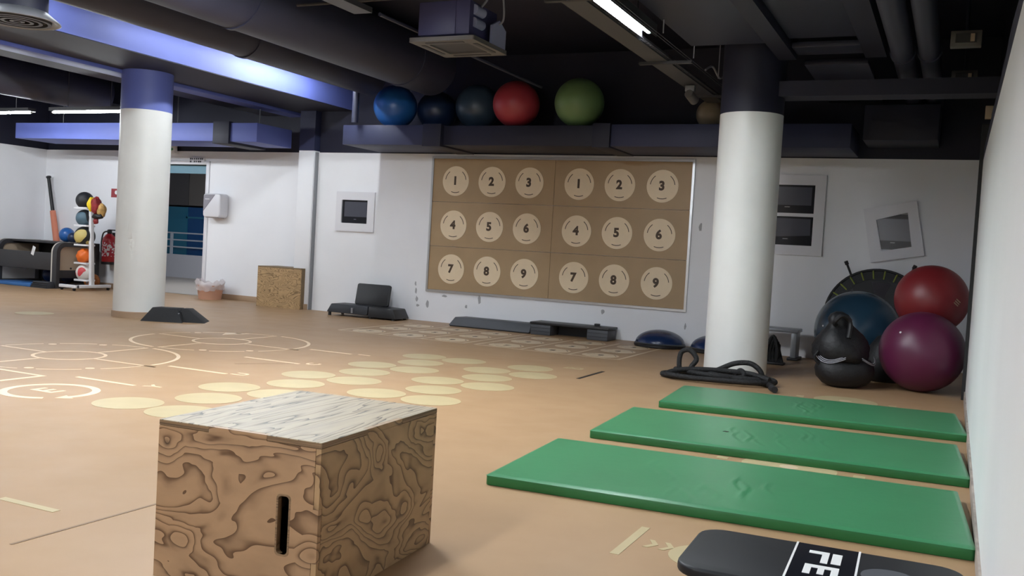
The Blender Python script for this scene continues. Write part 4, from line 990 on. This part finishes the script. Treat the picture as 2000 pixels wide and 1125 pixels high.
bg2 = thing('sports_bag', 'second black bag in the shade between the blue and purple balls', 'bag', (-.545, 9.98, 0), .3)
bg, bgk = bg2, bg
blob([(.14, .11, 0), (.19, .15, .04), (.20, .16, .18), (.17, .14, .34), (.10, .09, .44), (.02, .02, .47)], 'body', 'bag', amp=.03, sd=9)
B().tube(catmull([(-.08, -.06, .42), (-.04, -.09, .50), (.05, -.08, .50), (.08, -.05, .41)], 6), .014, 8).build('handle', 'bag', bg)
bg = bgk

bc = thing('low_bench', 'small grey metal bench standing behind the right column', 'bench', (-1.86, 11.30, 0), 0)
B().box(-.32, .30, -.16, .16, .315, .355).build('seat', 'steel', bc, bevel=.01)
for x in (-.26, .25):
    B().box(x-.03, x+.03, -.14, .14, .03, .315).build('leg_frame', 'steel', bc, bevel=.006)
    B().box(x-.06, x+.06, -.17, .17, 0, .03).build('foot', 'black', bc, bevel=.005)
hb = thing('strap_bundle', 'tangle of black straps beside the right column', 'straps', (-1.72, 10.55, 0))
for k in range(4):
    B().tube(catmull([(-.06+.03*k, 0, .02), (-.08+.03*k, .02*k, .16), (-.02+.02*k, .03, .30-.03*k), (.04, .02*k, .15), (.03+.02*k, .0, .02)], 6), .022, 8).build('strap', 'rope', hb)
B().box(-.10, .12, -.06, .06, 0, .03).build('pad', 'black', hb, bevel=.008)

ropex = thing('battle_rope', 'thick black battle rope piled at the foot of the right column', 'rope', (-1.85, 8.70, 0))
P = [(.52, -.46, .03), (.46, -.25, .03), (.30, -.10, .025), (.05, -.20, .025), (-.25, -.28, .025), (-.50, -.26, .03), (-.46, -.10, .03), (-.15, -.02, .03),
     (.20, .02, .03), (.34, -.05, .06), (.33, -.06, .13), (.24, -.06, .185), (.10, -.06, .17), (-.04, -.08, .10), (-.14, -.12, .055), (-.24, -.15, .05),
     (-.28, -.12, .10), (-.24, -.10, .18), (-.31, -.09, .255), (-.385, -.09, .23), (-.40, -.10, .14), (-.38, -.10, .06), (-.30, -.06, .07), (-.10, -.15, .065),
     (.10, -.22, .06), (.28, -.20, .06), (.40, -.12, .06), (.36, -.02, .065), (.20, -.06, .06), (.12, -.10, .065), (.17, -.13, .12), (.21, -.15, .09), (.17, -.19, .06), (-.02, -.28, .065), (-.30, -.20, .07), (-.42, -.05, .06)]
B().tube(catmull(P, 7), .0235, 10).build('rope_run', 'rope', ropex, smooth=80)
P2 = [(-.44, -.05, .055), (-.30, .0, .05), (-.05, .03, .05), (.22, .06, .05), (.42, .0, .05), (.47, -.14, .04), (.30, -.30, .045), (.0, -.36, .04), (-.26, -.38, .04), (-.44, -.34, .05), (-.30, -.22, .09), (.0, -.12, .10), (.26, -.14, .10), (.44, -.20, .07)]
B().tube(catmull(P2, 7), .0235, 10).build('rope_run', 'rope', ropex, smooth=80)
B().cyl((.50, -.42, .032), (.545, -.52, .032), .028, n=12).build('end_cap', 'rubber', ropex)
B().cyl((-.40, -.08, .06), (-.45, -.01, .055), .028, n=12).build('end_cap', 'rubber', ropex)
